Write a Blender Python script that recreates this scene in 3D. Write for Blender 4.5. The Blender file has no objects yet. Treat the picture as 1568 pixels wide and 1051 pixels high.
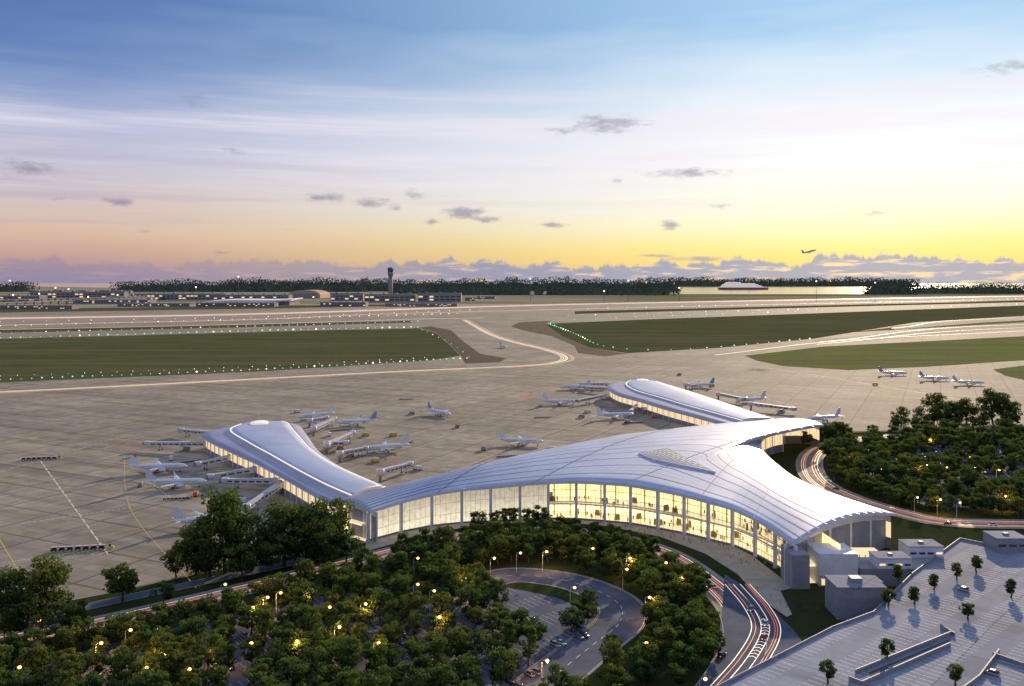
import bpy, math, random
import numpy as np
from mathutils import Vector, Matrix
random.seed(7)
sc=bpy.context.scene
H=130.0; F=1358.0; HZ=433.0; CX=784.0
def G(u,v,z=0.0):
    D=(H-z)*F/(v-HZ)
    return Vector(((u-CX)/F*D, D, z))
def lin(c):
    return tuple(((x/255.)/12.92 if x/255.<=0.04045 else ((x/255.+0.055)/1.055)**2.4) for x in c)+(1.0,)
# ---------------------------------------------------------------- node helpers
class NT:
    def __init__(s,nt): s.nt=nt; s.n=nt.nodes; s.l=nt.links
    def node(s,t,**k):
        x=s.n.new(t)
        for a,b in k.items(): setattr(x,a,b)
        return x
    def put(s,inp,val):
        if val is None: return
        if isinstance(val,bpy.types.NodeSocket): s.l.new(val,inp)
        else: inp.default_value=val
    def m(s,op,a,b=None,c=None,clamp=False):
        x=s.node('ShaderNodeMath',operation=op); x.use_clamp=clamp
        s.put(x.inputs[0],a); s.put(x.inputs[1],b); s.put(x.inputs[2],c)
        return x.outputs[0]
    def vm(s,op,a,b=None):
        x=s.node('ShaderNodeVectorMath',operation=op)
        s.put(x.inputs[0],a); s.put(x.inputs[1],b)
        return x.outputs['Value'] if op in('DOT_PRODUCT','LENGTH') else x.outputs['Vector']
    def mix(s,f,a,b,blend='MIX'):
        x=s.node('ShaderNodeMix',data_type='RGBA',blend_type=blend)
        s.put(x.inputs[0],f); s.put(x.inputs[6],a); s.put(x.inputs[7],b)
        return x.outputs[2]
    def ss(s,v,a,b,lo=0.,hi=1.):
        x=s.node('ShaderNodeMapRange',interpolation_type='SMOOTHSTEP')
        s.put(x.inputs[0],v)
        for i,q in enumerate((a,b,lo,hi)): s.put(x.inputs[i+1],q)
        return x.outputs[0]
    def noise(s,vec,scale,detail=4,rough=0.55):
        x=s.node('ShaderNodeTexNoise'); s.put(x.inputs['Vector'],vec)
        x.inputs['Scale'].default_value=scale; x.inputs['Detail'].default_value=detail; x.inputs['Roughness'].default_value=rough
        return x.outputs['Fac']
    def ramp(s,f,stops):
        x=s.node('ShaderNodeValToRGB'); cr=x.color_ramp
        while len(cr.elements)<len(stops): cr.elements.new(0.5)
        for e,(p,c) in zip(cr.elements,stops): e.position=p; e.color=c
        s.put(x.inputs[0],f); return x.outputs[0]
def newmat(name):
    m=bpy.data.materials.new(name); m.use_nodes=True
    t=NT(m.node_tree); b=t.n['Principled BSDF']; return m,t,b
def mat(name,c1,c2=None,rough=0.7,metal=0.0,scale=1.0,emit=None,es=0.0,bump=0.0,obj=False,detail=4,spec=0.3):
    m,t,b=newmat(name)
    if obj: vec=t.node('ShaderNodeTexCoord').outputs['Object']
    else: vec=t.node('ShaderNodeNewGeometry').outputs['Position']
    if c2 is None: c2=tuple(x*0.82 for x in c1[:3])
    n=t.noise(vec,scale,detail); f=t.ss(n,0.3,0.7)
    t.put(b.inputs['Base Color'],t.mix(f,tuple(c1[:3])+(1,),tuple(c2[:3])+(1,)))
    b.inputs['Roughness'].default_value=rough; b.inputs['Metallic'].default_value=metal
    b.inputs['Specular IOR Level'].default_value=spec
    if emit: 
        b.inputs['Emission Color'].default_value=tuple(emit[:3])+(1,); b.inputs['Emission Strength'].default_value=es
        m.cycles.emission_sampling='NONE'
    if bump:
        bp=t.node('ShaderNodeBump'); bp.inputs['Strength'].default_value=bump; t.put(bp.inputs['Height'],n); t.l.new(bp.outputs[0],b.inputs['Normal'])
    return m
def emat(name,c,s):
    return mat(name,(0.6,0.6,0.6),emit=c,es=s)
# ---------------------------------------------------------------- mesh builder
class MB:
    def __init__(s): s.v=[]; s.f=[]; s.m=[]; s.sm=[]
    def face(s,pts,mi=0,smooth=False):
        i=len(s.v); s.v+= [tuple(p) for p in pts]; s.f.append(tuple(range(i,i+len(pts)))); s.m.append(mi); s.sm.append(smooth)
    def box(s,c,size,rot=0.0,mi=0,top=1.0,mat4=None):
        cx,cy,cz=c; x,y,z=size[0]/2,size[1]/2,size[2]/2
        cr,sr=math.cos(rot),math.sin(rot); i=len(s.v)
        for dz in(-1,1):
            k=top if dz>0 else 1
            for dx,dy in((-1,-1),(1,-1),(1,1),(-1,1)):
                a,b=dx*x*k,dy*y*k
                p=(cx+a*cr-b*sr,cy+a*sr+b*cr,cz+dz*z)
                s.v.append(p)
        for q in((0,3,2,1),(4,5,6,7),(0,1,5,4),(1,2,6,5),(2,3,7,6),(3,0,4,7)):
            s.f.append(tuple(i+k for k in q)); s.m.append(mi); s.sm.append(False)
    def bar(s,a,b,w,h,mi=0):
        a=Vector(a); b=Vector(b); d=(b-a)
        if d.length<1e-6: return
        d.normalize(); up=Vector((0,0,1))
        if abs(d.z)>0.95: up=Vector((0,1,0))
        sx=d.cross(up).normalized()*w/2; uz=sx.cross(d).normalized()*h/2
        i=len(s.v)
        for p in(a,b):
            for q in(-sx-uz,sx-uz,sx+uz,-sx+uz): s.v.append(tuple(p+q))
        for q in((0,1,2,3),(7,6,5,4),(0,4,5,1),(1,5,6,2),(2,6,7,3),(3,7,4,0)):
            s.f.append(tuple(i+k for k in q)); s.m.append(mi); s.sm.append(False)
    def loft(s,rings,mi=0,smooth=True,cap=True):
        i=len(s.v); n=len(rings[0])
        for r in rings: s.v+=[tuple(p) for p in r]
        for a in range(len(rings)-1):
            for k in range(n):
                s.f.append((i+a*n+k,i+a*n+(k+1)%n,i+(a+1)*n+(k+1)%n,i+(a+1)*n+k)); s.m.append(mi); s.sm.append(smooth)
        if cap:
            s.f.append(tuple(i+k for k in reversed(range(n)))); s.m.append(mi); s.sm.append(False)
            j=i+(len(rings)-1)*n
            s.f.append(tuple(j+k for k in range(n))); s.m.append(mi); s.sm.append(False)
    def tube(s,pts,rad,n=8,mi=0,cap=True):
        rings=[]
        for k,p in enumerate(pts):
            p=Vector(p); a=Vector(pts[max(k-1,0)]); b=Vector(pts[min(k+1,len(pts)-1)])
            d=(b-a).normalized(); up=Vector((0,0,1)) if abs(d.z)<0.9 else Vector((1,0,0))
            x=d.cross(up).normalized(); y=x.cross(d).normalized(); r=rad[k]
            rings.append([p+x*math.cos(t*2*math.pi/n)*r+y*math.sin(t*2*math.pi/n)*r for t in range(n)])
        s.loft(rings,mi,True,cap)
    def ball(s,c,r,mi=0,n=8,sz=1.0):
        rings=[]
        for a in range(1,n//2+1):
            t=math.pi*a/(n//2+1)
            rings.append([(c[0]+r*math.sin(t)*math.cos(2*math.pi*k/n),c[1]+r*math.sin(t)*math.sin(2*math.pi*k/n),c[2]-r*sz*math.cos(t)) for k in range(n)])
        s.loft(rings,mi,True,True)
    def mesh(s,name,mats):
        me=bpy.data.meshes.new(name); me.from_pydata(s.v,[],s.f)
        for m in mats: me.materials.append(m)
        me.polygons.foreach_set('material_index',s.m); me.polygons.foreach_set('use_smooth',s.sm)
        me.update(); return me
    def obj(s,name,mats,parent=None,loc=(0,0,0)):
        return place(name,s.mesh(name,mats),loc,0,parent)
def place(name,me,loc=(0,0,0),rz=0,parent=None,scale=1.0,rot=None):
    o=bpy.data.objects.new(name,me); sc.collection.objects.link(o)
    o.location=loc; o.rotation_euler=rot if rot else (0,0,rz)
    o.scale=(scale,)*3 if not isinstance(scale,tuple) else scale
    if parent: o.parent=parent
    return o
def empty(name,loc=(0,0,0)):
    o=bpy.data.objects.new(name,None); sc.collection.objects.link(o); o.location=loc; return o
def crom(P,n):
    P=[Vector(p) for p in P]; Q=[P[0]*2-P[1]]+P+[P[-1]*2-P[-2]]; out=[]
    for i in range(1,len(Q)-2):
        for k in range(12):
            t=k/12.; a,b,c,d=Q[i-1],Q[i],Q[i+1],Q[i+2]
            out.append(0.5*((2*b)+(c-a)*t+(2*a-5*b+4*c-d)*t*t+(3*b-a-3*c+d)*t**3))
    out.append(P[-1])
    L=[0]
    for a,b in zip(out,out[1:]): L.append(L[-1]+(b-a).length)
    res=[]; j=0
    for k in range(n+1):
        s=L[-1]*k/n
        while j<len(L)-2 and L[j+1]<s: j+=1
        t=(s-L[j])/max(L[j+1]-L[j],1e-9); res.append(out[j].lerp(out[j+1],min(max(t,0),1)))
    return res
def normals2d(pts):
    out=[]
    for i in range(len(pts)):
        a=pts[max(i-1,0)]; b=pts[min(i+1,len(pts)-1)]; d=b-a; d.z=0; d.normalize(); out.append(Vector((-d.y,d.x,0)))
    return out
def sheet(name,pix,z,m,smooth=0):
    pts=[G(u,v) for u,v in pix]
    if smooth: pts=crom(pts+[pts[0]],smooth)[:-1]
    b=MB(); b.face([(p.x,p.y,z) for p in pts]); o=b.obj(name,[m])
    return o
def pline(pix,n,z=0):
    return crom([G(u,v) for u,v in pix],n)
def ribbon(b,pts,w,z,mi=0,off=0.0,dash=None):
    N=normals2d(pts)
    for i in range(len(pts)-1):
        if dash and i%dash[1]>=dash[0]: continue
        A=pts[i]+N[i]*(off-w/2); B=pts[i]+N[i]*(off+w/2); C=pts[i+1]+N[i+1]*(off+w/2); D=pts[i+1]+N[i+1]*(off-w/2)
        zz=z
        b.face([(A.x,A.y,zz),(D.x,D.y,zz),(C.x,C.y,zz),(B.x,B.y,zz)],mi)
# ---------------------------------------------------------------- materials
def ground_mat():
    m,t,b=newmat('land')
    pos=t.node('ShaderNodeNewGeometry').outputs['Position']
    st=t.vm('MULTIPLY',pos,(0.0004,0.0022,0))
    n=t.noise(st,1.0,6); n2=t.noise(pos,0.01,5)
    c=t.mix(t.ss(n,0.42,0.58),(0.44,0.36,0.25,1),(0.17,0.19,0.09,1))
    c=t.mix(t.m('MULTIPLY',n2,0.3),c,(0.42,0.36,0.27,1))
    t.put(b.inputs['Base Color'],c); b.inputs['Roughness'].default_value=1.0; b.inputs['Specular IOR Level'].default_value=0.0; return m
def concrete_mat(name,c1,c2,rot,pan,jw=0.25,jd=0.72,ov=0.6):
    m,t,b=newmat(name)
    pos=t.node('ShaderNodeNewGeometry').outputs['Position']
    mp=t.node('ShaderNodeMapping'); mp.inputs['Rotation'].default_value=(0,0,rot); t.put(mp.inputs[0],pos)
    def grid(size,w):
        br=t.node('ShaderNodeTexBrick'); br.offset=0.0; t.put(br.inputs['Vector'],mp.outputs[0])
        br.inputs['Scale'].default_value=1.0; br.inputs['Brick Width'].default_value=size; br.inputs['Row Height'].default_value=size
        br.inputs['Mortar Size'].default_value=w; br.inputs['Mortar Smooth'].default_value=0.3
        br.inputs['Color1'].default_value=(0.40,0.40,0.40,1); br.inputs['Color2'].default_value=(0.60,0.60,0.60,1); br.inputs['Mortar'].default_value=(0.5,0.5,0.5,1)
        return br
    g1=grid(pan,jw); g2=grid(pan*5,jw*3.2)
    st=t.noise(t.vm('MULTIPLY',mp.outputs[0],(0.004,0.06,0)),1.0,7,0.65)
    st2=t.noise(t.vm('MULTIPLY',mp.outputs[0],(0.09,0.005,0)),1.0,6,0.6)
    n=t.noise(pos,0.008,7,0.62); n3=t.noise(pos,0.07,6,0.7)
    c=t.mix(t.ss(n,0.38,0.62),c1,c2)
    c=t.mix(t.ss(st,0.48,0.66,0,0.62),c,tuple(x*0.55 for x in c2[:3])+(1,))
    c=t.mix(t.ss(st2,0.54,0.70,0,0.35),c,tuple(x*1.2 for x in c1[:3])+(1,))
    c=t.mix(t.ss(n3,0.48,0.70,0,0.6),c,tuple(x*0.55 for x in c1[:3])+(1,))
    c=t.mix(ov,c,g1.outputs['Color'],'OVERLAY')
    c=t.mix(0.4,c,g2.outputs['Color'],'OVERLAY')
    c=t.mix(t.m('MULTIPLY',g1.outputs['Fac'],1-jd),c,(0.03,0.03,0.03,1))
    c=t.mix(t.m('MULTIPLY',g2.outputs['Fac'],0.5),c,(0.04,0.035,0.03,1))
    t.put(b.inputs['Base Color'],c); b.inputs['Roughness'].default_value=0.85; b.inputs['Specular IOR Level'].default_value=0.1
    return m
def grass_mat(name,c1,c2,c3):
    m,t,b=newmat(name)
    pos=t.node('ShaderNodeNewGeometry').outputs['Position']
    n=t.noise(pos,0.012,7,0.65); st=t.noise(t.vm('MULTIPLY',pos,(0.0015,0.022,0)),1.0,5); n3=t.noise(pos,0.15,5,0.7)
    c=t.mix(t.ss(n,0.35,0.65),c1,c2); c=t.mix(t.ss(st,0.45,0.62,0,0.85),c,c3); c=t.mix(t.ss(n3,0.45,0.75,0,0.55),c,tuple(x*0.5 for x in c1[:3])+(1,))
    t.put(b.inputs['Base Color'],c); b.inputs['Roughness'].default_value=1.0; b.inputs['Specular IOR Level'].default_value=0.0
    return m
M={}
M['land']=ground_mat()
M['apron']=concrete_mat('apron_concrete',(0.40,0.345,0.255,1),(0.30,0.26,0.195,1),0.45,7.5)
M['deckc']=concrete_mat('deck_concrete',(0.33,0.355,0.42,1),(0.22,0.245,0.31,1),0.75,9.0,0.08,0.7,0.35)
M['grassL']=grass_mat('airfield_grass',(0.085,0.105,0.04,1),(0.115,0.12,0.05,1),(0.16,0.135,0.07,1))
M['grassR']=grass_mat('meadow_grass',(0.21,0.225,0.065,1),(0.25,0.24,0.09,1),(0.18,0.175,0.08,1))
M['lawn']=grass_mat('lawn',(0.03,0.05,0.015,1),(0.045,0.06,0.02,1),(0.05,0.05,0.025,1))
M['asph']=mat('asphalt',(0.07,0.085,0.125),(0.115,0.135,0.185),0.9,scale=0.12,detail=7,spec=.1)
M['shoulder']=mat('shoulder_asphalt',(0.075,0.055,0.04),(0.12,0.09,0.065),0.95,scale=0.05,detail=6,spec=.05)
M['pave']=mat('pale_paving',(0.46,0.40,0.31),(0.34,0.30,0.24),0.8,scale=0.2,detail=6)
M['roadc']=mat('road_concrete',(0.34,0.27,0.23),(0.23,0.19,0.17),0.85,scale=0.12,detail=6,spec=.1)
M['runway']=mat('runway_concrete',(0.42,0.355,0.28),(0.31,0.265,0.21),0.9,scale=0.01,detail=8,spec=.05)
M['white']=mat('white_paint',(0.8,0.8,0.78),(0.6,0.6,0.58),0.7,scale=2)
M['yellow']=mat('yellow_paint',(0.75,0.55,0.12),(0.6,0.42,0.1),0.7,scale=2)
M['redp']=mat('red_paint',(0.62,0.15,0.05),(0.5,0.14,0.06),0.7,scale=2)
M['kerb']=mat('kerb',(0.4,0.39,0.37),None,0.8)
M['steel']=mat('painted_steel',(0.62,0.62,0.64),None,0.5,0.1,scale=3)
M['grey']=mat('grey_panel',(0.30,0.31,0.34),(0.24,0.25,0.28),0.6,scale=0.3)
M['dark']=mat('dark_metal',(0.05,0.055,0.06),None,0.5,0.3)
M['wcl']=mat('white_cladding',(0.72,0.73,0.76),(0.62,0.63,0.67),0.5,scale=0.2)
M['dglass']=mat('dark_glass',(0.03,0.04,0.05),(0.05,0.06,0.08),0.08,0.2,spec=0.8)
M['warmglass']=mat('lit_window',(0.5,0.4,0.25),emit=(1,0.74,0.40),es=0.95)
def roof_mat(name,c):
    m,t,b=newmat(name)
    uv=t.node('ShaderNodeUVMap').outputs[0]; pos=t.node('ShaderNodeNewGeometry').outputs['Position']
    sx=t.node('ShaderNodeSeparateXYZ'); t.put(sx.inputs[0],uv)
    w=t.m('FRACT',t.m('MULTIPLY',sx.outputs[1],39.0)); line=t.m('LESS_THAN',w,0.2)
    w2=t.m('FRACT',t.m('MULTIPLY',sx.outputs[0],48.0)); line2=t.m('LESS_THAN',w2,0.05)
    n=t.noise(pos,0.025,5); n2=t.noise(pos,0.25,5,.65)
    c1=t.mix(t.ss(n,0.35,0.65),c,tuple(x*0.80 for x in c[:3])+(1,))
    c1=t.mix(t.ss(n2,0.5,0.8,0,0.35),c1,(0.33,0.36,0.44,1))
    c1=t.mix(t.m('MULTIPLY',t.m('MAXIMUM',line,line2),0.5),c1,(0.22,0.27,0.40,1))
    t.put(b.inputs['Base Color'],c1); b.inputs['Roughness'].default_value=0.45; b.inputs['Metallic'].default_value=0.15; b.inputs['Specular IOR Level'].default_value=.4
    return m
M['roof']=roof_mat('standing_seam_roof',(0.58,0.64,0.80,1))
M['roof2']=roof_mat('lavender_roof',(0.40,0.40,0.54,1))
M['seam']=mat('seam_metal',(0.17,0.21,0.34),None,0.5,0.2)
def glass_mat(name,tr=0.75):
    m,t,b=newmat(name); t.n.remove(b)
    g=t.node('ShaderNodeBsdfGlossy'); g.inputs['Roughness'].default_value=0.03; g.inputs['Color'].default_value=(0.9,0.95,1,1)
    tb=t.node('ShaderNodeBsdfTransparent'); tb.inputs['Color'].default_value=(0.92,0.96,0.95,1)
    fr=t.node('ShaderNodeFresnel'); fr.inputs[0].default_value=1.45
    mx=t.node('ShaderNodeMixShader'); t.put(mx.inputs[0],t.m('ADD',fr.outputs[0],0.02)); t.l.new(tb.outputs[0],mx.inputs[1]); t.l.new(g.outputs[0],mx.inputs[2])
    t.l.new(mx.outputs[0],t.n['Material Output'].inputs[0]); return m
M['glass']=glass_mat('clear_glass')
def inner_mat(name,c,dark,s,sc1,blk=.55,hi=1.25,lo=.7):
    m,t,b=newmat(name)
    pos=t.node('ShaderNodeNewGeometry').outputs['Position']
    n=t.noise(t.vm('MULTIPLY',pos,(0.35,0.35,0.5)),1.0,3); v=t.node('ShaderNodeTexVoronoi'); v.feature='F1'; t.put(v.inputs['Vector'],t.vm('MULTIPLY',pos,(sc1,sc1,sc1*0.5)))
    f=t.ss(n,0.45,0.62); col=t.mix(f,c,dark)
    sp=t.node('ShaderNodeSeparateColor'); t.l.new(v.outputs['Color'],sp.inputs[0])
    col=t.mix(t.m('MULTIPLY',sp.outputs[0],blk),col,(0.10,0.07,0.04,1))
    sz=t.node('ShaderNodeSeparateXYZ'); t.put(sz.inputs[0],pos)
    t.put(b.inputs['Emission Color'],col); t.put(b.inputs['Emission Strength'],t.ss(sz.outputs[2],1.0,17.0,s*hi,s*lo))  # surface glow replaces indoor lamps, stronger towards the floor
    t.put(b.inputs['Base Color'],(0.6,0.55,0.45,1)); return m
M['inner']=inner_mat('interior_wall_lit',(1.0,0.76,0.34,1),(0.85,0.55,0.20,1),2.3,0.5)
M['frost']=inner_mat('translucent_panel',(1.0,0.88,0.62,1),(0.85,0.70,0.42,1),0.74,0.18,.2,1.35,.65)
M['frost'].cycles.emission_sampling='NONE'
M['ifloor']=mat('interior_floor',(0.6,0.55,0.45),None,0.3,emit=(1,0.78,0.45),es=0.7)  # floor made to glow in place of indoor lamps
def leaf_mat(name,c,c2):
    m,t,b=newmat(name); t.n.remove(b)
    oi=t.node('ShaderNodeObjectInfo')
    col=t.mix(oi.outputs['Random'],c,c2)
    d=t.node('ShaderNodeBsdfDiffuse'); tr=t.node('ShaderNodeBsdfTranslucent'); t.put(d.inputs[0],col); t.put(tr.inputs[0],t.mix(0.5,col,(0.12,0.20,0.025,1)))
    mx=t.node('ShaderNodeMixShader'); mx.inputs[0].default_value=0.35
    t.l.new(d.outputs[0],mx.inputs[1]); t.l.new(tr.outputs[0],mx.inputs[2]); t.l.new(mx.outputs[0],t.n['Material Output'].inputs[0]); return m
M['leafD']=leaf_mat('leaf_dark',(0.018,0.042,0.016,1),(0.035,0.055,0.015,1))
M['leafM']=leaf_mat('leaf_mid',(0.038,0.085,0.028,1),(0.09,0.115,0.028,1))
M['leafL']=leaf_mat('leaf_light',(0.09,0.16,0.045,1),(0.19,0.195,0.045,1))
M['bark']=mat('bark',(0.12,0.09,0.06),(0.07,0.055,0.04),0.9,scale=4,obj=True)
M['farleaf']=mat('far_foliage',(0.07,0.095,0.07),(0.11,0.135,0.085),0.95,scale=0.004,spec=0)  # paler, greyer green paints distance haze into the leaf colour
M['lampglow']=emat('lamp_glow',(1,0.45,0.11),5.0)
M['rlight']=emat('red_light',(1,0.08,0.03),6.0)
M['tail']=mat('tail_lens',(0.35,0.02,0.02),None,.3)
M['headl']=mat('headlight_lens',(0.7,0.7,0.7),None,.2)
M['glight']=emat('green_light',(0.16,0.85,0.48),1.3)
M['wlight']=emat('white_light',(1,0.86,0.62),3.0)
M['tyre']=mat('tyre',(0.02,0.02,0.02),None,0.9)
# ---------------------------------------------------------------- camera, sun, sky
cam=bpy.data.cameras.new('camera'); co=bpy.data.objects.new('camera',cam); sc.collection.objects.link(co); sc.camera=co
co.location=(0,0,H); co.rotation_euler=(math.radians(90),0,0); cam.sensor_width=36; cam.lens=36*F/1568.; cam.shift_y=-(525.5-HZ)/1568.
cam.clip_start=1; cam.clip_end=200000
SAZ=math.radians(24); SEL=math.radians(15)
sd=Vector((math.sin(SAZ)*math.cos(SEL),math.cos(SAZ)*math.cos(SEL),math.sin(SEL)))
sl=bpy.data.lights.new('sun','SUN'); sl.energy=4.6; sl.angle=math.radians(0.8); sl.color=(1,0.76,0.50)
so=bpy.data.objects.new('sun',sl); sc.collection.objects.link(so); so.rotation_euler=(-sd).to_track_quat('-Z','Y').to_euler()
w=bpy.data.worlds.new('World'); sc.world=w; w.use_nodes=True; t=NT(w.node_tree); bg=t.n['Background']
gen=t.node('ShaderNodeTexCoord').outputs['Generated']; sx=t.node('ShaderNodeSeparateXYZ'); t.put(sx.inputs[0],gen)
X,Y,Z=sx.outputs
hor=t.m('SQRT',t.m('ADD',t.m('MULTIPLY',X,X),t.m('MULTIPLY',Y,Y)))
el=t.m('DIVIDE',Z,t.m('MAXIMUM',hor,0.001)); az=t.m('ARCTAN2',X,Y)
cxy=t.node('ShaderNodeCombineXYZ'); t.put(cxy.inputs[0],az); t.put(cxy.inputs[1],el); V=cxy.outputs[0]
warp=t.noise(t.vm('MULTIPLY',V,(3,16,1)),1.0,3)
el2=t.m('ADD',el,t.m('MULTIPLY',t.m('SUBTRACT',warp,0.5),t.m('MULTIPLY',el,0.45)))
e6=t.m('DIVIDE',el2,0.6,clamp=True)
Lst=[(0,(150,138,165)),(.012,(165,140,158)),(.03,(198,160,150)),(.055,(216,184,165)),(.085,(210,194,194)),(.125,(194,192,212)),(.16,(182,186,214)),(.195,(146,163,203)),(.225,(112,140,192)),(.29,(78,112,172)),(.6,(150,165,200))]
Rst=[(0,(245,210,145)),(.02,(255,224,125)),(.04,(255,238,150)),(.06,(254,247,198)),(.085,(252,250,232)),(.13,(248,249,252)),(.18,(236,244,252)),(.23,(205,228,247)),(.29,(160,202,238)),(.6,(165,180,208))]  # last stop of both ramps lifted, out of view, to brighten the ground
cl=t.ramp(e6,[(a/.6,lin(c)) for a,c in Lst]); cr=t.ramp(e6,[(a/.6,lin(c)) for a,c in Rst])
fac=t.m('SUBTRACT',1.0,t.m('DIVIDE',t.m('ABSOLUTE',t.m('SUBTRACT',az,0.46)),1.0),clamp=True)
fac=t.ss(fac,0.0,0.92)
col=t.mix(fac,cl,cr)
s1=t.noise(t.vm('MULTIPLY',t.vm('ADD',V,(1.3,0.4,0)),(1.6,34,1)),1.0,4,0.6)
band=t.m('MULTIPLY',t.ss(el,0.06,0.12),t.ss(el,0.18,0.24,1,0))
col=t.mix(t.m('MULTIPLY',t.ss(s1,0.42,0.70,0,0.7),band),col,lin((238,230,240)))
s2=t.noise(t.vm('MULTIPLY',t.vm('ADD',V,(4.3,2.4,0)),(2.2,60,1)),1.0,4,0.6)
col=t.mix(t.m('MULTIPLY',t.m('MULTIPLY',t.ss(s2,0.50,0.70,0,0.45),t.ss(el,0.02,0.08)),t.ss(el,0.12,0.18,1,0)),col,t.mix(fac,lin((176,162,190)),lin((244,238,225))))
puffs=[(708,326,32,8,1),(745,336,30,5,.8),(930,190,55,14,.8),(860,200,40,8,.5),(1050,265,70,7,.75),(300,150,32,16,.45),(45,258,50,13,.7),(570,310,28,8,.75),(604,317,14,5,.7),(1025,346,14,8,.95),(1540,103,60,12,.6),(180,308,24,6,.9),(500,303,34,8,.7),(843,345,24,4,.9),(357,232,30,9,.45),(1340,328,22,5,.6),(335,387,18,3,.7),(1095,317,22,5,.6),(940,278,16,5,.5),(635,298,20,8,.6),(660,340,14,4,.6),(1000,392,30,3,.8),(220,355,20,3,.6),(430,352,20,3,.5),(90,305,30,4,.5),(1070,397,40,4,.9),(1130,402,40,3,.8)]
acc=None
for px,py,wx,hy,st in puffs:
    k=math.sqrt(1+((px-CX)/F)**2); a0=math.atan((px-CX)/F); e0=(HZ-py)/F/k; wa=wx/F/k/k*1.15; he=hy/F/k*1.3
    q=t.vm('MULTIPLY',t.vm('SUBTRACT',V,(a0,e0,0)),(1/wa,1/he,0))
    g=t.m('MULTIPLY',t.m('EXPONENT',t.m('MULTIPLY',t.vm('DOT_PRODUCT',q,q),-1.0)),st)
    acc=g if acc is None else t.m('MAXIMUM',acc,g)
pn=t.noise(t.vm('MULTIPLY',V,(48,120,1)),1.0,5,0.65)
pm=t.ss(t.m('ADD',acc,t.m('MULTIPLY',t.m('SUBTRACT',pn,0.5),1.5)),0.25,0.95,0,0.8)
pm=t.m('MULTIPLY',pm,t.ss(acc,0.05,0.35))
col=t.mix(pm,col,t.mix(fac,lin((140,134,162)),lin((156,158,176))))
hn=t.noise(t.vm('MULTIPLY',V,(34,6,1)),1.0,5,0.6); hn2=t.noise(t.vm('MULTIPLY',V,(4,0.1,1)),1.0,1)
top=t.m('ADD',t.m('MULTIPLY',hn,0.046),t.m('MULTIPLY',t.m('SUBTRACT',hn2,0.49),0.04))
bm=t.ss(t.m('SUBTRACT',top,el),-0.001,0.004)
hl=t.noise(t.vm('MULTIPLY',V,(24,170,1)),1.0,4,0.6)
bc=t.mix(t.ss(hl,0.50,0.66),t.mix(fac,lin((132,132,165)),lin((142,158,190))),t.mix(fac,lin((172,152,168)),lin((246,218,178))))
col=t.mix(t.m('MULTIPLY',bm,t.ss(az,-0.35,0.0,0.4,0.9)),col,bc)
ns=t.node('ShaderNodeTexSky',sky_type='NISHITA'); ns.sun_disc=False; ns.sun_elevation=SEL; ns.sun_rotation=SAZ
t.l.new(col,bg.inputs[0]); bg.inputs[1].default_value=1.06
b2=t.node('ShaderNodeBackground'); t.l.new(ns.outputs[0],b2.inputs[0]); b2.inputs[1].default_value=0.05
mx=t.node('ShaderNodeMixShader'); mx.inputs[0].default_value=0.05; t.l.new(bg.outputs[0],mx.inputs[1]); t.l.new(b2.outputs[0],mx.inputs[2]); t.l.new(mx.outputs[0],t.n['World Output'].inputs[0])
sc.view_settings.view_transform='Standard'; sc.view_settings.look='None'; sc.view_settings.exposure=0
# ---------------------------------------------------------------- ground
b=MB(); b.face([(-90000,-2000,0),(90000,-2000,0),(90000,140000,0),(-90000,140000,0)]); b.obj('ground',[M['land']])
sheet('airport_apron',[(-1500,476),(-1500,1010),(0,938),(160,908),(300,878),(540,835),(700,790),(1100,720),(1240,662),(1568,655),(2600,655),(2600,462),(1500,462),(700,466)],0.02,M['apron'])
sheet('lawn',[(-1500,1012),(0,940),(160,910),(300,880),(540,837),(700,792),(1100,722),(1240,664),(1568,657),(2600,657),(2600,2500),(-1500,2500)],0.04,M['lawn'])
sheet('runway',[(-1500,487),(-1500,505),(0,497),(420,489),(760,481),(1568,459),(2600,452),(2600,448),(1568,452),(740,467),(400,476),(0,484)],0.06,M['runway'])
sheet('airfield_grass',[(-900,516),(0,519),(200,514),(500,506),(640,503),(668,510),(690,530),(705,545),(660,552),(400,569),(0,586),(-900,610)],0.06,M['grassL'])
sheet('airfield_grass',[(835,496),(1000,489),(1250,480),(1568,468),(2400,460),(2400,474),(1568,484),(1400,494),(1245,519),(1100,533),(960,541),(905,533),(860,515)],0.06,M['grassL'])
sheet('airfield_grass',[(-900,513),(0,510),(370,501.5),(630,494),(630,491.5),(370,497.5),(0,505),(-900,509)],0.06,M['grassL'])
sheet('airfield_grass',[(880,481),(1250,471),(1568,463),(2400,456),(2400,454.5),(1568,460.8),(1250,468),(880,477)],0.064,M['grassL'])
sheet('airfield_grass',[(-900,480),(0,479),(420,472.5),(700,467),(700,465),(420,468.5),(0,473.5),(-900,476)],0.064,M['grassL'])
sheet('airfield_grass',[(1300,509.5),(1568,494),(2200,480.5),(2200,479),(1568,490.5),(1360,502.5)],0.072,M['grassR'])
sheet('meadow_grass',[(1140,545),(1260,531),(1568,515),(2200,500),(2200,530),(1568,552),(1420,562),(1300,567),(1200,561),(1160,553)],0.06,M['grassR'])
sheet('meadow_grass',[(1520,566),(1568,560),(2200,550),(2200,570),(1568,582),(1540,576)],0.06,M['grassR'])
sheet('runway_shoulder',[(632,503),(660,500),(690,506),(712,525),(735,542),(775,549),(765,555),(712,557),(706,545),(690,529),(668,509),(645,503)],0.08,M['shoulder'])
sheet('runway_shoulder',[(782,500),(795,494),(845,491),(836,496),(858,514),(905,533),(960,542),(925,546),(885,541),(880,530),(845,515),(800,506)],0.08,M['shoulder'])
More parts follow.
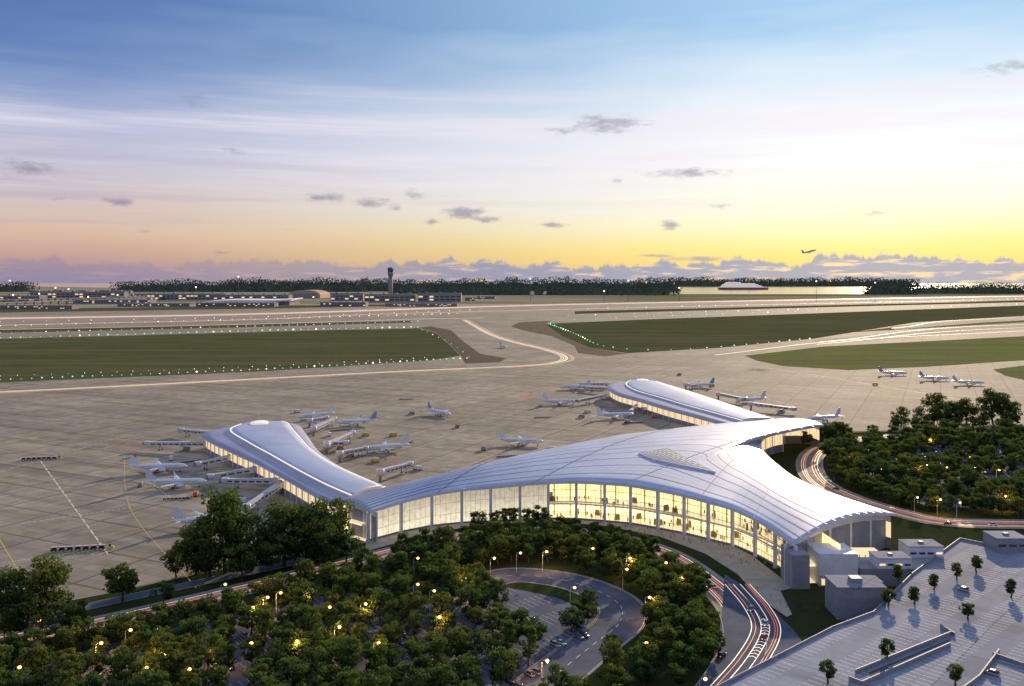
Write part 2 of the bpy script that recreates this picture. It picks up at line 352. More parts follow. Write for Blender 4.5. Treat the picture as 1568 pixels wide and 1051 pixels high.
sheet('far_field',[(1000,456),(1568,451),(2200,446),(2200,444.5),(1568,450),(1040,452),(860,455)],0.05,M['grassR'])
sheet('taxiway',[(1245,521),(1568,493),(2300,478),(2300,486),(1568,503),(1250,528)],0.07,M['runway'])
sheet('taxiway',[(1360,500),(1568,485),(2300,474),(2300,477),(1568,489),(1370,505)],0.075,M['runway'])
m,tt,bb=newmat('lake_water'); bb.inputs['Base Color'].default_value=(0.42,0.27,0.10,1); bb.inputs['Roughness'].default_value=0.12; bb.inputs['Specular IOR Level'].default_value=0.35; bb.inputs['Specular Tint'].default_value=(1,.82,.5,1)  # gold of the reflected sky put into base colour and specular tint
pos=tt.node('ShaderNodeNewGeometry').outputs['Position']; bp=tt.node('ShaderNodeBump'); bp.inputs['Strength'].default_value=0.08; tt.put(bp.inputs['Height'],tt.noise(tt.vm('MULTIPLY',pos,(0.002,0.01,0)),1,4)); tt.l.new(bp.outputs[0],bb.inputs['Normal'])
M['water']=m
sheet('lake_water',[(1030,450.5),(1330,451),(1420,446),(1800,443),(2300,434.3),(800,434.3),(990,446)],1.0,M['water'])
sheet('lake_water',[(-800,440),(40,439),(170,441),(600,438),(600,434.3),(-1500,434.3)],0.9,M['water'])
b=MB()
def rl(pix,w,mi,n=60,z=0.12,off=0,dash=None): ribbon(b,pline(pix,n),w,z,mi,off,dash)
A1=[(-400,493),(0,488),(400,481),(740,470),(1000,464),(1568,454),(2200,447)]
A2=[(-400,510),(0,505),(370,497),(640,489),(740,487)]
A3=[(-300,612),(0,601),(300,586),(600,570),(800,561),(856,555),(868,547),(840,536),(760,515),(712,490)]
A4=[(-300,508),(0,498),(400,489),(735,477),(1568,459),(2200,452)]
rl(A1,22,0); rl(A1,14,2,off=32); rl(A1,12,3,off=-28,z=0.125); rl(A1,10,0,off=60); rl(A1,8,2,off=-50); rl(A1,12,3,off=92); rl(A1,7,0,off=-72)  # ribbons stand in for long light trails across the airfield
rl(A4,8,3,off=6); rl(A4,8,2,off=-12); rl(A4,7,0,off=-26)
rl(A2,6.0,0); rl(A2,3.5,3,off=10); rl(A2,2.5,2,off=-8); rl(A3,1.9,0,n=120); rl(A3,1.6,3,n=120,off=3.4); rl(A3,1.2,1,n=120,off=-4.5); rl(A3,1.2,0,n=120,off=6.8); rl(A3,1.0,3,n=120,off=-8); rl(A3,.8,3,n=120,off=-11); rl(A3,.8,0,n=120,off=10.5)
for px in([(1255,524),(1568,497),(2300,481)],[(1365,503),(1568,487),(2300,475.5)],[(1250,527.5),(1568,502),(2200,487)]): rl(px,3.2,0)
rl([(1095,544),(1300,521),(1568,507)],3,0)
m1=mat('light_trail_white',(0.85,0.84,0.8),(0.7,0.68,0.6),0.6,scale=0.02,emit=(1,0.82,0.58),es=0.9)  # emission gives the trail ribbons their glow; they are no lamps
m2=mat('light_trail_red',(0.6,0.18,0.08),(0.5,0.14,0.08),0.6,scale=0.02,emit=(1,0.20,0.06),es=0.65)
m3=mat('light_trail_amber',(0.75,0.5,0.2),(0.7,0.42,0.15),0.6,scale=0.02,emit=(1,0.50,0.18),es=0.75)
b.obj('runway_trails_and_lines',[m1,M['yellow'],m2,m3])
b=MB()
apl=[([(60,705),(100,760),(165,850)],0.5),([(-40,760),(28,875)],0.5),([(80,700),(150,690),(215,664)],.5),([(200,760),(330,735)],.5),([(160,820),(300,790)],.45),([(610,640),(760,620),(960,575),(1030,560)],.8),([(430,640),(640,600),(800,585),(1000,570)],.8),([(700,720),(850,660),(930,650)],.6),([(560,735),(650,700)],.5),([(1010,565),(1200,590),(1400,610),(1568,620)],.8),([(0,690),(200,650),(420,610),(620,600)],.8),([(870,560),(1100,556),(1400,600),(1600,640)],.9),([(0,640),(300,612),(700,585)],.8),([(300,900),(200,780),(190,700)],.4)]
for p,wd in apl: ribbon(b,pline(p,40),wd,0.06,1)
for p in([(0,720),(180,668)],[(60,705),(165,850)],[(0,758),(200,735),(260,760)],[(30,800),(200,775)],[(0,860),(150,840)],[(600,720),(800,700)],[(1000,570),(1300,640)],[(640,660),(900,610)]):
    ribbon(b,pline([(x+3,y+2) for x,y in p],60),0.6,0.065,0,dash=(2,3))
for c in([(570,720),(645,716)],[(540,742),(560,745)],[(185,690),(235,678)],[(170,684),(215,676)],[(795,606),(850,590)],[(585,712),(610,700)],[(805,612),(815,598)]):
    ribbon(b,pline(c,12),1.8,0.07,2,dash=(2,3)); ribbon(b,pline([(x,y+3) for x,y in c],12),0.8,0.07,2)
b.obj('apron_markings',[M['white'],M['yellow'],M['redp']])
b=MB()
def lights(pix,n,mi,r=1.0):
    for i,p in enumerate(pline(pix,n)):
        k=r*(0.6+0.7*random.random())*(p.y/1500.)
        b.tube([(p.x,p.y,0),(p.x,p.y,0.5)],[0.15,0.15],5,2); b.ball((p.x,p.y,0.6+k),k,mi if random.random()<.85 else 1,6)
lights([(0,519),(200,513),(500,505),(640,502)],50,0,1.15); lights([(0,583),(400,567),(650,553),(715,550)],56,0,1.15); lights([(840,497),(880,512),(930,532),(1050,536),(1240,520)],36,0,1.1)
lights([(0,511),(400,500),(640,493)],46,0,.8); lights([(0,500),(700,481)],40,1,.6); lights([(880,490),(1250,477),(1568,466)],36,0,.9); lights([(900,473),(1568,458)],34,1,.5); lights([(640,503),(690,527),(718,548)],9,0,.7)
lights([(0,493.5),(400,486),(735,475)],30,1,.45); lights([(870,484),(1250,474)],22,0,.7); lights([(0,577),(400,562),(650,549)],30,1,.45)
b.obj('runway_edge_lights',[M['glight'],M['wlight'],M['dark']])
# ---------------------------------------------------------------- roads
ROADS=[]
def road(name,pix,w,m,n=60,z=0.08,lines=True,rz=0.0,glow=False):
    pts=pline(pix,n); ROADS.append((pts,w)); b=MB(); ribbon(b,pts,w,z,0)
    if lines:
        ribbon(b,pts,0.25,z+0.01,1,dash=(1,2)); ribbon(b,pts,0.2,z+0.01,1,off=w/2-0.6); ribbon(b,pts,0.2,z+0.01,2,off=-w/2+0.6)
    if glow:
        for o_,ww,mi in((w*.30,.4,4),(w*.2,.45,5),(w*.1,.4,6),(-w*.15,.5,5),(-w*.3,.4,6),(-w*.22,.3,4)): ribbon(b,pts,ww,z+.012,mi,off=o_)  # glowing ribbons stand in for vehicle light trails
    N=normals2d(pts)
    for s in(-1,1):
        for i in range(len(pts)-1):
            a=pts[i]+N[i]*s*(w/2+.15); c=pts[i+1]+N[i+1]*s*(w/2+.15); b.bar((a.x,a.y,z),(c.x,c.y,z),0.3,0.28,3)
    return b.obj(name,[m,M['white'],M['yellow'],M['kerb'],m1,m2,m3])
road('access_road',[(-300,1045),(0,983),(140,957),(330,913),(480,876),(600,846),(700,822),(820,812),(930,822),(1020,848),(1090,895),(1130,940),(1140,985),(1120,1030),(1080,1090)],15,M['roadc'],100,glow=True)
road('parking_loop_road',[(735,890),(790,881),(860,888),(915,905),(950,928),(948,955),(918,980),(880,1010),(820,1060)],19,M['asph'],50)
road('terminal_road',[(1700,652),(1568,657),(1440,664),(1320,672),(1262,685),(1240,705),(1250,735),(1300,762),(1380,786),(1450,800),(1568,803),(1700,803)],18,M['roadc'],90,glow=True)
road('service_road',[(-300,1010),(0,958),(200,915),(420,868),(545,842)],7,M['asph'],50,lines=False)
sheet('forecourt_plaza',[(560,845),(640,822),(720,806),(840,798),(930,806),(1010,822),(1080,848),(1130,880),(1160,915),(1205,945),(1225,935),(1215,900),(1150,850),(1050,800),(930,780),(760,780),(620,800),(560,830)],0.07,M['pave'])
sheet('drop_off_road',[(1110,880),(1150,905),(1190,940),(1215,965),(1230,985),(1190,1010),(1120,1060),(1060,1060),(1085,1020),(1100,985),(1105,940)],0.10,M['asph'])
b=MB()
dr=pline([(1128,895),(1158,930),(1172,965),(1150,1010),(1100,1070)],40)
for o_,ww,mi in((5.5,.3,0),(4.4,.25,1),(3.5,.2,1),(1.5,.25,0),(-1.5,.3,0),(-3.5,.25,1),(-5,.3,0)): ribbon(b,dr,ww,.125,mi,off=o_)  # light trails drawn as glowing ribbons along the drop-off
for k in range(14):
    p=dr[14+k]; N_=normals2d(dr)[14+k]; d_=Vector((N_.y,-N_.x,0)); 
    for s in(-1,1): b.bar(p+Vector((0,0,.13)),p+N_*s*1.3+d_*1.2+Vector((0,0,.13)),.3,.01,0)
b.obj('road_trails_and_chevrons',[m1,m2])  # light-trail ribbons plus chevrons in the same glowing white
sheet('terminal_lawn',[(1195,905),(1230,898),(1280,915),(1280,958),(1235,975),(1215,945)],0.12,M['lawn'])
PLOT=[(80,1010),(250,965),(500,912),(720,888),(850,915),(925,945),(900,975),(800,1060),(600,1250),(-300,1250)]
sheet('parking_lot',PLOT,0.06,M['asph'])
RLOT=[(1310,700),(1420,682),(1568,668),(1800,662),(1900,770),(1568,782),(1420,775),(1330,745)]
sheet('parking_lot',RLOT,0.06,M['asph'])
def inpoly(p,poly):
    x,y=p; c=False; n=len(poly)
    for i in range(n):
        x1,y1=poly[i]; x2,y2=poly[(i+1)%n]
        if (y1>y)!=(y2>y) and x<(x2-x1)*(y-y1)/(y2-y1)+x1: c=not c
    return c
def wp(pix,z=0): return [tuple(G(u,v,z)[:2]) for u,v in pix]
# ---------------------------------------------------------------- cars
def car_mesh(name,paint,van=False,lit=False):
    b=MB(); L=4.6; W=1.85
    def ring(y,hw,z0,z1,tw=0.92): return [(-hw,y,z0),(hw,y,z0),(hw*1.0,y,(z0+z1)*.55),(hw*tw,y,z1),(-hw*tw,y,z1),(-hw,y,(z0+z1)*.55)]
    b.loft([ring(-2.3,.78,.35,.82),ring(-2.15,.88,.26,.95),ring(-1.2,.92,.24,.98),ring(1.0,.92,.24,.95),ring(1.9,.88,.26,.80),ring(2.25,.75,.34,.66)],0,True)
    r=1.5 if not van else 1.75; 
    b.loft([ring(-1.95 if not van else -2.1,.80,.92,.96),ring(-1.3 if not van else -1.9,.74,.93,r-.06),ring(-.1,.76,.93,r),ring(.45,.74,.93,r-.06),ring(1.25,.80,.90,.95)],1,True)
    b.box((0,-.35,r+.01),(1.25,1.5,.06),0,0)
    for x in(-.86,.86):
        for y in(-1.4,1.4): 
            b.tube([(x-.1,y,.33),(x+.1,y,.33)],[.33,.33],10,2); b.tube([(x-.11,y,.33),(x+.11,y,.33)],[.18,.18],8,5)
    for x in(-.62,.62):
        b.box((x,-2.26,.75),(.34,.08,.14),0,3); b.box((x,2.2,.62),(.34,.1,.13),0,4)
    return b.mesh(name,[paint,M['dglass'],M['tyre'],M['rlight'] if lit else M['tail'],M['wlight'] if lit else M['headl'],M['steel']])
CARS=[];CARL=[]
for i,c in enumerate([(0.65,0.65,0.66),(0.02,0.022,0.03),(0.35,0.36,0.38),(0.35,0.03,0.02),(0.03,0.06,0.14),(0.45,0.43,0.38),(0.15,0.16,0.17)]):
    p=mat('car_paint_%d'%i,c,tuple(x*.9 for x in c),0.25,0.2,obj=True); p.node_tree.nodes['Principled BSDF'].inputs['Coat Weight'].default_value=0.6
    CARS.append(car_mesh('car_mesh',p,i in(2,5))); CARL.append(car_mesh('lit_car_mesh',p,i in(2,5),True))
lotline=MB()
def lot(poly,ang,occ,z=0.0,rowstep=18.0):
    P=wp(poly,z); ca,sa=math.cos(ang),math.sin(ang)
    us=[x*ca+y*sa for x,y in P]; vs=[-x*sa+y*ca for x,y in P]
    v=min(vs)
    while v<max(vs):
        u=min(us)
        while u<max(us):
            for s in(-1,1):
                vv=v+s*2.7; x=u*ca-vv*sa; y=u*sa+vv*ca
                if y<230 or not inpoly((x,y),P) : continue
                lx=x-1.4*ca; ly=y-1.4*sa
                lotline.bar((lx-2.4*-sa,ly-2.4*ca,z+.075),(lx+2.4*-sa,ly+2.4*ca,z+.075),.12,.01,0)
                if random.random()<occ:
                    place('parked_car',random.choice([CARS[k] for k in(0,1,2,4,6,6,1,2,3,5)]),(x,y,z+.07),ang+(0 if s>0 else math.pi)+random.uniform(-.03,.03))
            u+=2.8
        v+=rowstep
lot(PLOT,0.67,0.2); lot(RLOT,0.35,0.25)
lotline.obj('parking_bay_lines',[M['white']])
for (u,v,k,h) in [(1172,957,0,2.5),(1169,978,3,2.4),(1105,1005,1,-.7),(1450,803,3,1.5),(1280,750,1,.9),(60,973,3,-.9),(185,945,0,2.2),(420,893,2,-.95),(300,925,3,-.95),(1150,935,2,2.5),(550,861,3,-.9),(1520,805,0,1.55),(1400,668,2,1.5),(1090,900,0,.6)]:
    p=G(u,v,.1); place('car',CARL[k],p,h)
# ---------------------------------------------------------------- terminal
FR=[(567,783,16),(617,768,17),(663,757,18),(708,750,19),(752,746,19.8),(797,742,20.5),(840,739,21),(882,738,21.5),(925,740,21.8),(964,743,21.8),(1005,750,21.5),(1045,758,21),(1082,768,20.3),(1118,778,19.5),(1152,793,18.8),(1182,810,18),(1213,833,17.4)]
B1=[(510,769,15.5),(585,747,17),(650,733,19),(700,723,21),(750,711,22),(800,699,22.5),(850,687,23),(900,676,23),(950,666,23),(1000,660,23),(1050,654,23),(1100,649,22),(1150,645,21),(1200,641,20),(1240,643,19),(1262,651,18)]
B2=[(1262,651,18),(1230,655,18),(1195,659,18),(1173,668,18),(1165,682,18),(1175,697,18),(1192,712,18),(1218,731,18),(1260,750,18),(1318,770,17.5),(1372,787,17)]
NU=96
Fc=crom([G(*p) for p in FR],NU); Bc=crom([G(*p) for p in B1],54)+crom([G(*p) for p in B2],NU-54)[1:]
def mkS(A,B,bump,z0=0):
    n=len(A)-1
    def S(u,v):
        x=min(max(u,0),1)*n; i=min(int(x),n-1); f=x-i
        a=A[i].lerp(A[i+1],f); c=B[i].lerp(B[i+1],f); p=a.lerp(c,v)
        k=min(1,(c-a).length/60.)
        return Vector((p.x,p.y,p.z+z0+bump*k*math.sin(math.pi*v)))
    return S
def roof_obj(name,S,nu,nv,th,mats,parent,v0=0,v1=1,u0=0,u1=1):
    me=bpy.data.meshes.new(name); V=[];Fa=[];UV=[]
    for k in range(2):
        for i in range(nu+1):
            for j in range(nv+1):
                u=u0+(u1-u0)*i/nu; v=v0+(v1-v0)*j/nv; p=S(u,v); V.append((p.x,p.y,p.z-k*th)); UV.append((u,v))
    off=(nu+1)*(nv+1); id=lambda i,j,k=0:k*off+i*(nv+1)+j; mi=[]
    for i in range(nu):
        for j in range(nv):
            Fa.append((id(i,j),id(i+1,j),id(i+1,j+1),id(i,j+1))); mi.append(0)
            Fa.append((id(i,j,1),id(i,j+1,1),id(i+1,j+1,1),id(i+1,j,1))); mi.append(1)
    top=len(Fa)
    for i in range(nu):
        Fa.append((id(i,0),id(i,0,1),id(i+1,0,1),id(i+1,0))); Fa.append((id(i,nv),id(i+1,nv),id(i+1,nv,1),id(i,nv,1))); mi+=[1,1]
    for j in range(nv):
        Fa.append((id(0,j),id(0,j+1),id(0,j+1,1),id(0,j,1))); Fa.append((id(nu,j),id(nu,j,1),id(nu,j+1,1),id(nu,j+1))); mi+=[1,1]
    me.from_pydata(V,[],Fa)
    for q in mats: me.materials.append(q)
    me.polygons.foreach_set('material_index',mi); me.polygons.foreach_set('use_smooth',[k<top for k in range(len(Fa))])
    uvl=me.uv_layers.new(name='UVMap'); 
    for lp in me.loops: uvl.data[lp.index].uv=UV[lp.vertex_index]
    me.update()
    return place(name,me,parent=parent)
term=empty('airport_terminal')
S=mkS(Fc,Bc,5.0)
roof_obj('roof',S,NU,20,1.1,[M['roof'],M['wcl']],term)
b=MB()
for k in range(1,13):
    v=k/13.
    for i in range(NU):
        u0,u1=i/NU,(i+1)/NU
        a0=S(u0,v); a1=S(u1,v); e0=(S(u0,v+.02)-a0).normalized()*.75; e1=(S(u1,v+.02)-a1).normalized()*.75
        b.face([a0+Vector((0,0,.14)),a1+Vector((0,0,.14)),a1+e1+Vector((0,0,.14)),a0+e0+Vector((0,0,.14))],0)
for u in(.16,.36,.55,.72,.86):
    for j in range(40):
        v0_,v1_=j/40,(j+1)/40; b.bar(S(u,v0_)+Vector((0,0,.1)),S(u,v1_)+Vector((0,0,.1)),.28,.12,0)
b.obj('roof_seams',[M['seam']],term)
def surf_px(px,py):
    best=None
    for i in range(0,NU+1,1):
        for j in range(0,41):
            p=S(i/NU,j/40.); qx=CX+p.x*F/p.y; qy=HZ+(H-p.z)*F/p.y; d=(qx-px)**2+(qy-py)**2
            if best is None or d<best[0]: best=(d,p)
    return best[1]
q=[surf_px(*p) for p in((980,693),(1003,705),(1097,725),(1022,686))]
b=MB()
up=Vector((0,0,1))
def sk(a,b_): 
    p=q[0].lerp(q[1],a).lerp(q[3].lerp(q[2],a),b_); return p+up*(0.8+0.7*math.sin(math.pi*a)*math.sin(math.pi*b_))
N1=8
for i in range(N1):
    for j in range(N1): b.face([sk(i/N1,j/N1),sk((i+1)/N1,j/N1),sk((i+1)/N1,(j+1)/N1),sk(i/N1,(j+1)/N1)],0)
for i in range(N1+1):
    for j in range(N1):
        b.bar(sk(i/N1,j/N1)+up*.1,sk(i/N1,(j+1)/N1)+up*.1,.35,.2,1); b.bar(sk(j/N1,i/N1)+up*.1,sk((j+1)/N1,i/N1)+up*.1,.35,.2,1)
for a,c in zip([sk(0,0),sk(1,0),sk(1,1),sk(0,1)],[sk(1,0),sk(1,1),sk(0,1),sk(0,0)]): b.bar(a-up*.6,c-up*.6,.6,1.6,1)
b.obj('skylight',[mat('skylight_glass',(0.55,0.48,0.38),(0.42,0.37,0.30),0.35,emit=(1,.82,.55),es=.16),M['wcl']],term)
cols=[G(*p) for p in FR]; NC=len(cols)
Nn=normals2d(cols); inn=[n if n.y>0 or abs(n.y)<.3 and n.x>0 else -n for n in Nn]
bc=MB(); bg_=MB(); bi=MB(); bf=MB()
def prof(i,f,d):
    a=cols[i]+inn[i]*d; c=cols[i+1]+inn[i+1]*d; return a.lerp(c,f)
for i in range(NC):
    p=cols[i]+inn[i]*1.6; bc.box((p.x,p.y,p.z/2-.55),(1.4,1.4,p.z-.9),math.atan2(inn[i].y,inn[i].x),0)
for i in range(NC-1):
    ff=i<6
    a,c=prof(i,0,3.4),prof(i,1,3.4); za=cols[i].z-1.0; zc=cols[i+1].z-1.0
    bg_.face([(a.x,a.y,.1),(c.x,c.y,.1),(c.x,c.y,zc),(a.x,a.y,za)],1 if ff else 0)
    for k in range(1,6):
        p=prof(i,k/6.,3.25); zz=za+(zc-za)*k/6.; bc.bar((p.x,p.y,.1),(p.x,p.y,zz),.12,.2,2 if ff else 1)
    for h in ((.33,.66) if ff else (.2,.4,.6,.8)):
        bc.bar((a.x,a.y,.1+za*h),(c.x,c.y,.1+zc*h),.3,.16 if not ff else .12,2 if ff else 1)
    bc.bar((a.x,a.y,.5),(c.x,c.y,.5),.5,1.0,1)
    if not ff:
        a2,c2=prof(i,0,2.4),prof(i,1,2.4); bc.bar((a2.x,a2.y,cols[i].z*.47),(c2.x,c2.y,cols[i+1].z*.47),1.4,.3,0)
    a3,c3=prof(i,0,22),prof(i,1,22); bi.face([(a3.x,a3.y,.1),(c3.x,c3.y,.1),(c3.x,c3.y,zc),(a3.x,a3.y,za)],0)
    for z in(.15,8.2):
        a4,c4=prof(i,0,3.8 if z<1 else 7),prof(i,1,3.8 if z<1 else 7)
        bi.face([(a4.x,a4.y,z),(c4.x,c4.y,z),(c3.x,c3.y,z),(a3.x,a3.y,z)],1)
        if z>1: bi.face([(a4.x,a4.y,z-.9),(c4.x,c4.y,z-.9),(c3.x,c3.y,z-.9),(a3.x,a3.y,z-.9)],1); bi.face([(a4.x,a4.y,z-.9),(c4.x,c4.y,z-.9),(c4.x,c4.y,z),(a4.x,a4.y,z)],2)
    for k in(.25,.75):
        p=prof(i,k,12); bi.tube([(p.x,p.y,.1),(p.x,p.y,za-1)],[.5,.35],8,2)
    for k in range(12):
        f=random.random(); d=random.uniform(8,20); p=prof(i,f,d); z=random.choice((.15,8.25)); hh=random.choice((1.7,1.8,3.0)); wv=.6 if hh<2 else 3
        bi.box((p.x,p.y,z+hh/2),(wv,.6 if wv<1 else 1.2,hh),random.random()*3,3,0.8)
lm=mat('panel_joint',(.55,.5,.4),None,.5)
bc.obj('facade_columns_and_mullions',[M['wcl'],M['grey'],lm],term)
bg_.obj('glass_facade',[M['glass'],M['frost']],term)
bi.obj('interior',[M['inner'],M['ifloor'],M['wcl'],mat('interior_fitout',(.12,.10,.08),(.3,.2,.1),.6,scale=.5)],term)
bw=MB()
def wall(P,ztop_off,mi_w,mi_g,step_in,mullion=7.0,base=.05,glass=True):
    n=len(P)
    for i in range(n-1):
        a,c=P[i],P[i+1]; za,zc=a.z-ztop_off,c.z-ztop_off
        h1=.35
        def q(z0a,z0c,z1a,z1c,mi): bw.face([(a.x,a.y,z0a),(c.x,c.y,z0c),(c.x,c.y,z1c),(a.x,a.y,z1a)],mi)
        q(base,base,za*h1,zc*h1,2); q(za*h1,zc*h1,za*.82,zc*.82,mi_g); q(za*.82,zc*.82,za,zc,mi_w)
        if i%2==0: bw.bar((a.x,a.y,base),(a.x,a.y,za),.9,.7,mi_w)
        m_=(a+c)/2; bw.bar((m_.x,m_.y,za*h1),(m_.x,m_.y,za*.82),.2,.3,2)
cen=Vector((60,520,0))
def inset(P,d,c=None):
    N=normals2d(P); c=c or cen; out=[]
    for p,n in zip(P,N):
        s=n if n.dot(c-Vector((p.x,p.y,0)))>0 else -n
        out.append(p+s*d)
    return out
wall(inset(crom([G(*p) for p in B1],40),4),1.05,0,1,0)
nb=crom([G(*p) for p in B2],44)
N=normals2d(nb); 
wall([p+ (N[i] if N[i].x<0 else -N[i])*3.5 for i,p in enumerate(nb)][6:],1.0,0,1,0)
le=[S(0,v/6.) for v in range(7)]; wall([p+Vector((3,1.5,0)) for p in le],1.0,0,2,0)
re=[S(1,v/10.) for v in range(11)]; wall([p+Vector((-2,3,0)) for p in re],1.0,0,2,0)
bw.obj('side_walls',[M['wcl'],M['warmglass'],M['grey']],term)
b=MB()
def annex(px0,px1,py,h,dep,mi,rot=0.0):
    a=G(px0,py); c=G(px1,py); w_=(c-a).length; m_=(a+c)/2; d=(c-a).normalized(); n=Vector((-d.y,d.x,0))
    cc=m_+n*dep/2; b.box((cc.x,cc.y,h/2+.05),(w_,dep,h),math.atan2(d.y,d.x),mi)
    for k in range(int(w_/1.2)):
        p=a+d*(k*1.2+.6)-n*.06; b.box((p.x,p.y,h/2),(.25,.12,h-.3),math.atan2(d.y,d.x),mi)
    return a,c,n
annex(1254,1314,898,13.8,16,0); annex(1213,1240,903,14.5,16,1); annex(1314,1352,880,9,10,2)
for i in range(5): b.bar(G(1316+i*9,880.5,.1),G(1316+i*9,880.5,.1)+Vector((0,0,8.8)),.3,.3,1)
for px in(1262,1275,1288,1301): 
    p=G(px,898,.0); b.box((p.x,p.y-.15,2.2),(2.2,.12,3.2),0,2)
p=G(1284,898,0); b.box((p.x,p.y-1.6,4.4),(16,3.2,.3),0,1)
b.obj('terminal_annex',[M['wcl'],M['grey'],M['warmglass']],term)
# ---------------------------------------------------------------- concourses
litf=mat('lit_fascia',(.8,.78,.72),None,.4,emit=(1,.84,.62),es=.7)
ovm=mat('oval_skylight_mat',(.8,.78,.7),None,.3,emit=(1,.9,.7),es=.5)
def concourse(L,R,skl):
    par=empty('concourse'); A=crom([G(*p) for p in L],64); B=crom([G(*p) for p in R],64)
    S=mkS(A,B,1.2); roof_obj('roof',S,64,10,.8,[M['roof2'],M['wcl']],par)
    S2=lambda u,v:S(u,v)+Vector((0,0,1.5+.8*math.sin(math.pi*(v-.28)/.6 if .28<v<.88 else 0)))
    roof_obj('raised_roof',S2,60,8,1.6,[M['roof'],M['wcl']],par,.28,.88,.10,1.0)
    b=MB(); 
    for v in(.28,.88):
        for i in range(60):
            u0=.1+.9*i/60; u1=.1+.9*(i+1)/60; b.bar(S2(u0,v)+Vector((0,0,.12)),S2(u1,v)+Vector((0,0,.12)),.9,.3,0)
    b.obj('roof_edge_light',[litf],par)
    global bw; bw=MB()
    for E in(A,B):
        m_=[ (E[i]+ ( ((A[i]+B[i])/2-E[i]).normalized()*3.0 if ((A[i]+B[i])/2-E[i]).length>3 else Vector()) ) for i in range(0,65,1)]
        wall(m_,.75,0,1,0)
    bw.obj('walls_and_windows',[M['wcl'],M['warmglass'],M['grey']],par)
    b=MB(); p=S2(skl,.55); b.loft([[ (p.x+r*7*math.cos(t*math.pi/12),p.y+r*9*math.sin(t*math.pi/12),p.z+z) for t in range(24)] for r,z in((1,-.5),(1,.7),(.85,1.1),(.3,1.4))],0); b.obj('oval_skylight',[ovm],par)
    b=MB(); p=S2(skl-.03,.5); b.tube([(p.x,p.y+6,p.z),(p.x,p.y+6,p.z+9)],[.25,.1],6,0); b.obj('antenna_mast',[M['steel']],par)
concourse([(390,648,12),(340,656,12),(308,667,12),(345,688,12),(385,706,12),(430,730,12),(475,755,12),(515,773,12)],[(392,648,12),(450,649,12),(468,664,12),(486,689,12),(515,711,12),(550,728,12),(592,746,12)],.14)
concourse([(985,583,12),(950,585,12),(929,592,12),(940,602,12),(975,612,12),(1015,624,12),(1060,636,12),(1115,651,12)],[(987,583,12),(1010,586,12),(1040,594,12),(1080,607,12),(1125,622,12),(1190,643,12)],.12)
# ---------------------------------------------------------------- airliner
def airliner(tailc):
    b=MB(); R=2.0; zc=3.9
    st=[(-19.5,.25,1.1),(-17,.75,.8),(-13,1.4,.4),(-8,1.95,.05),(-2,2,0),(8,2,0),(13,1.95,0),(15.5,1.75,-.1),(17.3,1.3,-.3),(18.4,.75,-.5),(18.9,.2,-.6)]
    b.loft([[ (r*math.cos(k*math.pi/8),y,zc+dz+r*math.sin(k*math.pi/8)) for k in range(16)] for y,r,dz in st],0)
    def wing(root,tip,y0,y1,c0,c1,z0,z1,th,mi=0):
        for s in(-1,1):
            ring=lambda x,y,c,z,t_:[(s*x,y,z),(s*x,y-c*.35,z+t_),(s*x,y-c,z),(s*x,y-c*.4,z-t_*.6)]
            rr=[ring(root,y0,c0,z0,th),ring((root+tip)*.4,y0+(y1-y0)*.4,c0*.62+c1*.38*.9,z0+(z1-z0)*.4,th*.7),ring(tip,y1,c1,z1,th*.3)]
            if s<0: rr=[list(reversed(r)) for r in rr]
            b.loft(rr,mi,False)
    wing(1.2,17.2,5.2,-4.5,7.2,1.6,zc-.9,zc+.6,.55,2)
    for s in(-1,1): b.face([(s*17.2,-4.5,zc+.6),(s*17.2,-6.1,zc+.6),(s*17.8,-6.6,zc+2.8),(s*17.8,-5.8,zc+2.8)],1)
    wing(.5,6.4,-14,-17.2,3.6,1.3,zc+1.0,zc+1.4,.2,2)
    ring=lambda y,c,z,t_:[(t_,y-c*.3,z),(0,y,z),(-t_,y-c*.3,z),(0,y-c,z)]
    b.loft([ring(-11.8,6.6,zc+1.6,.22),ring(-16.6,2.4,zc+8.2,.1)],1,False)
    for s in(-1,1):
        x=s*5.8; b.loft([[(x+r*math.cos(k*math.pi/6),y,zc-1.55+r*math.sin(k*math.pi/6)) for k in range(12)] for y,r in((6.3,.95),(5.6,1.12),(3.5,1.1),(1.8,.75),(1.2,.4))],2)
        b.box((x,3.2,zc-.5),(.25,3.0,.9),0,0); b.tube([(x,6.35,zc-1.55),(x,6.28,zc-1.55)],[.85,.85],12,3)
        b.tube([(s*2.8,-1.5,.9),(s*2.6,-1.5,zc-1)],[.18,.2],6,2)
        b.tube([(s*2.8-.45,-1.5,.6),(s*2.8+.45,-1.5,.6)],[.6,.6],10,3)
        for k in range(26): b.box((s*1.985,12.5-k*.95,zc+.45),(.06,.36,.42),0,3)
    b.tube([(0,14,.6),(0,14,zc-1.2)],[.12,.15],6,2); b.tube([(-.35,14,.45),(.35,14,.45)],[.45,.45],10,3)
    b.box((0,17.2,zc+.55),(1.5,.9,.45),0,3)
    return b.mesh('airliner_mesh',[mat('fuselage_white',(.85,.85,.85),None,.35,obj=True),mat('tail_paint',tailc,None,.4,obj=True),mat('wing_grey',(.76,.77,.80),None,.4,.1,obj=True),M['dark']])
AIRS=[airliner(c) for c in((.66,.68,.74),(.28,.36,.55),(.80,.80,.82))]; AIR=AIRS[1]
AP=[(243,723,8,2),(270,747,6,0),(322,805,30,2),(483,642,215,2),(545,652,195,1),(590,692,205,0),(672,637,-50,1),(797,682,-12,2),(880,597,175,0),(858,620,8,2),(942,641,12,2),(1072,594,190,1),(1150,617,200,0),(1262,646,200,0),(1367,575,-12,1),(1431,583,-12,1),(1483,590,-12,0),(770,533,-70,1)]
for u,v,h,k in AP: place('airliner',AIRS[k],G(u,v,.05),math.radians(h-90))
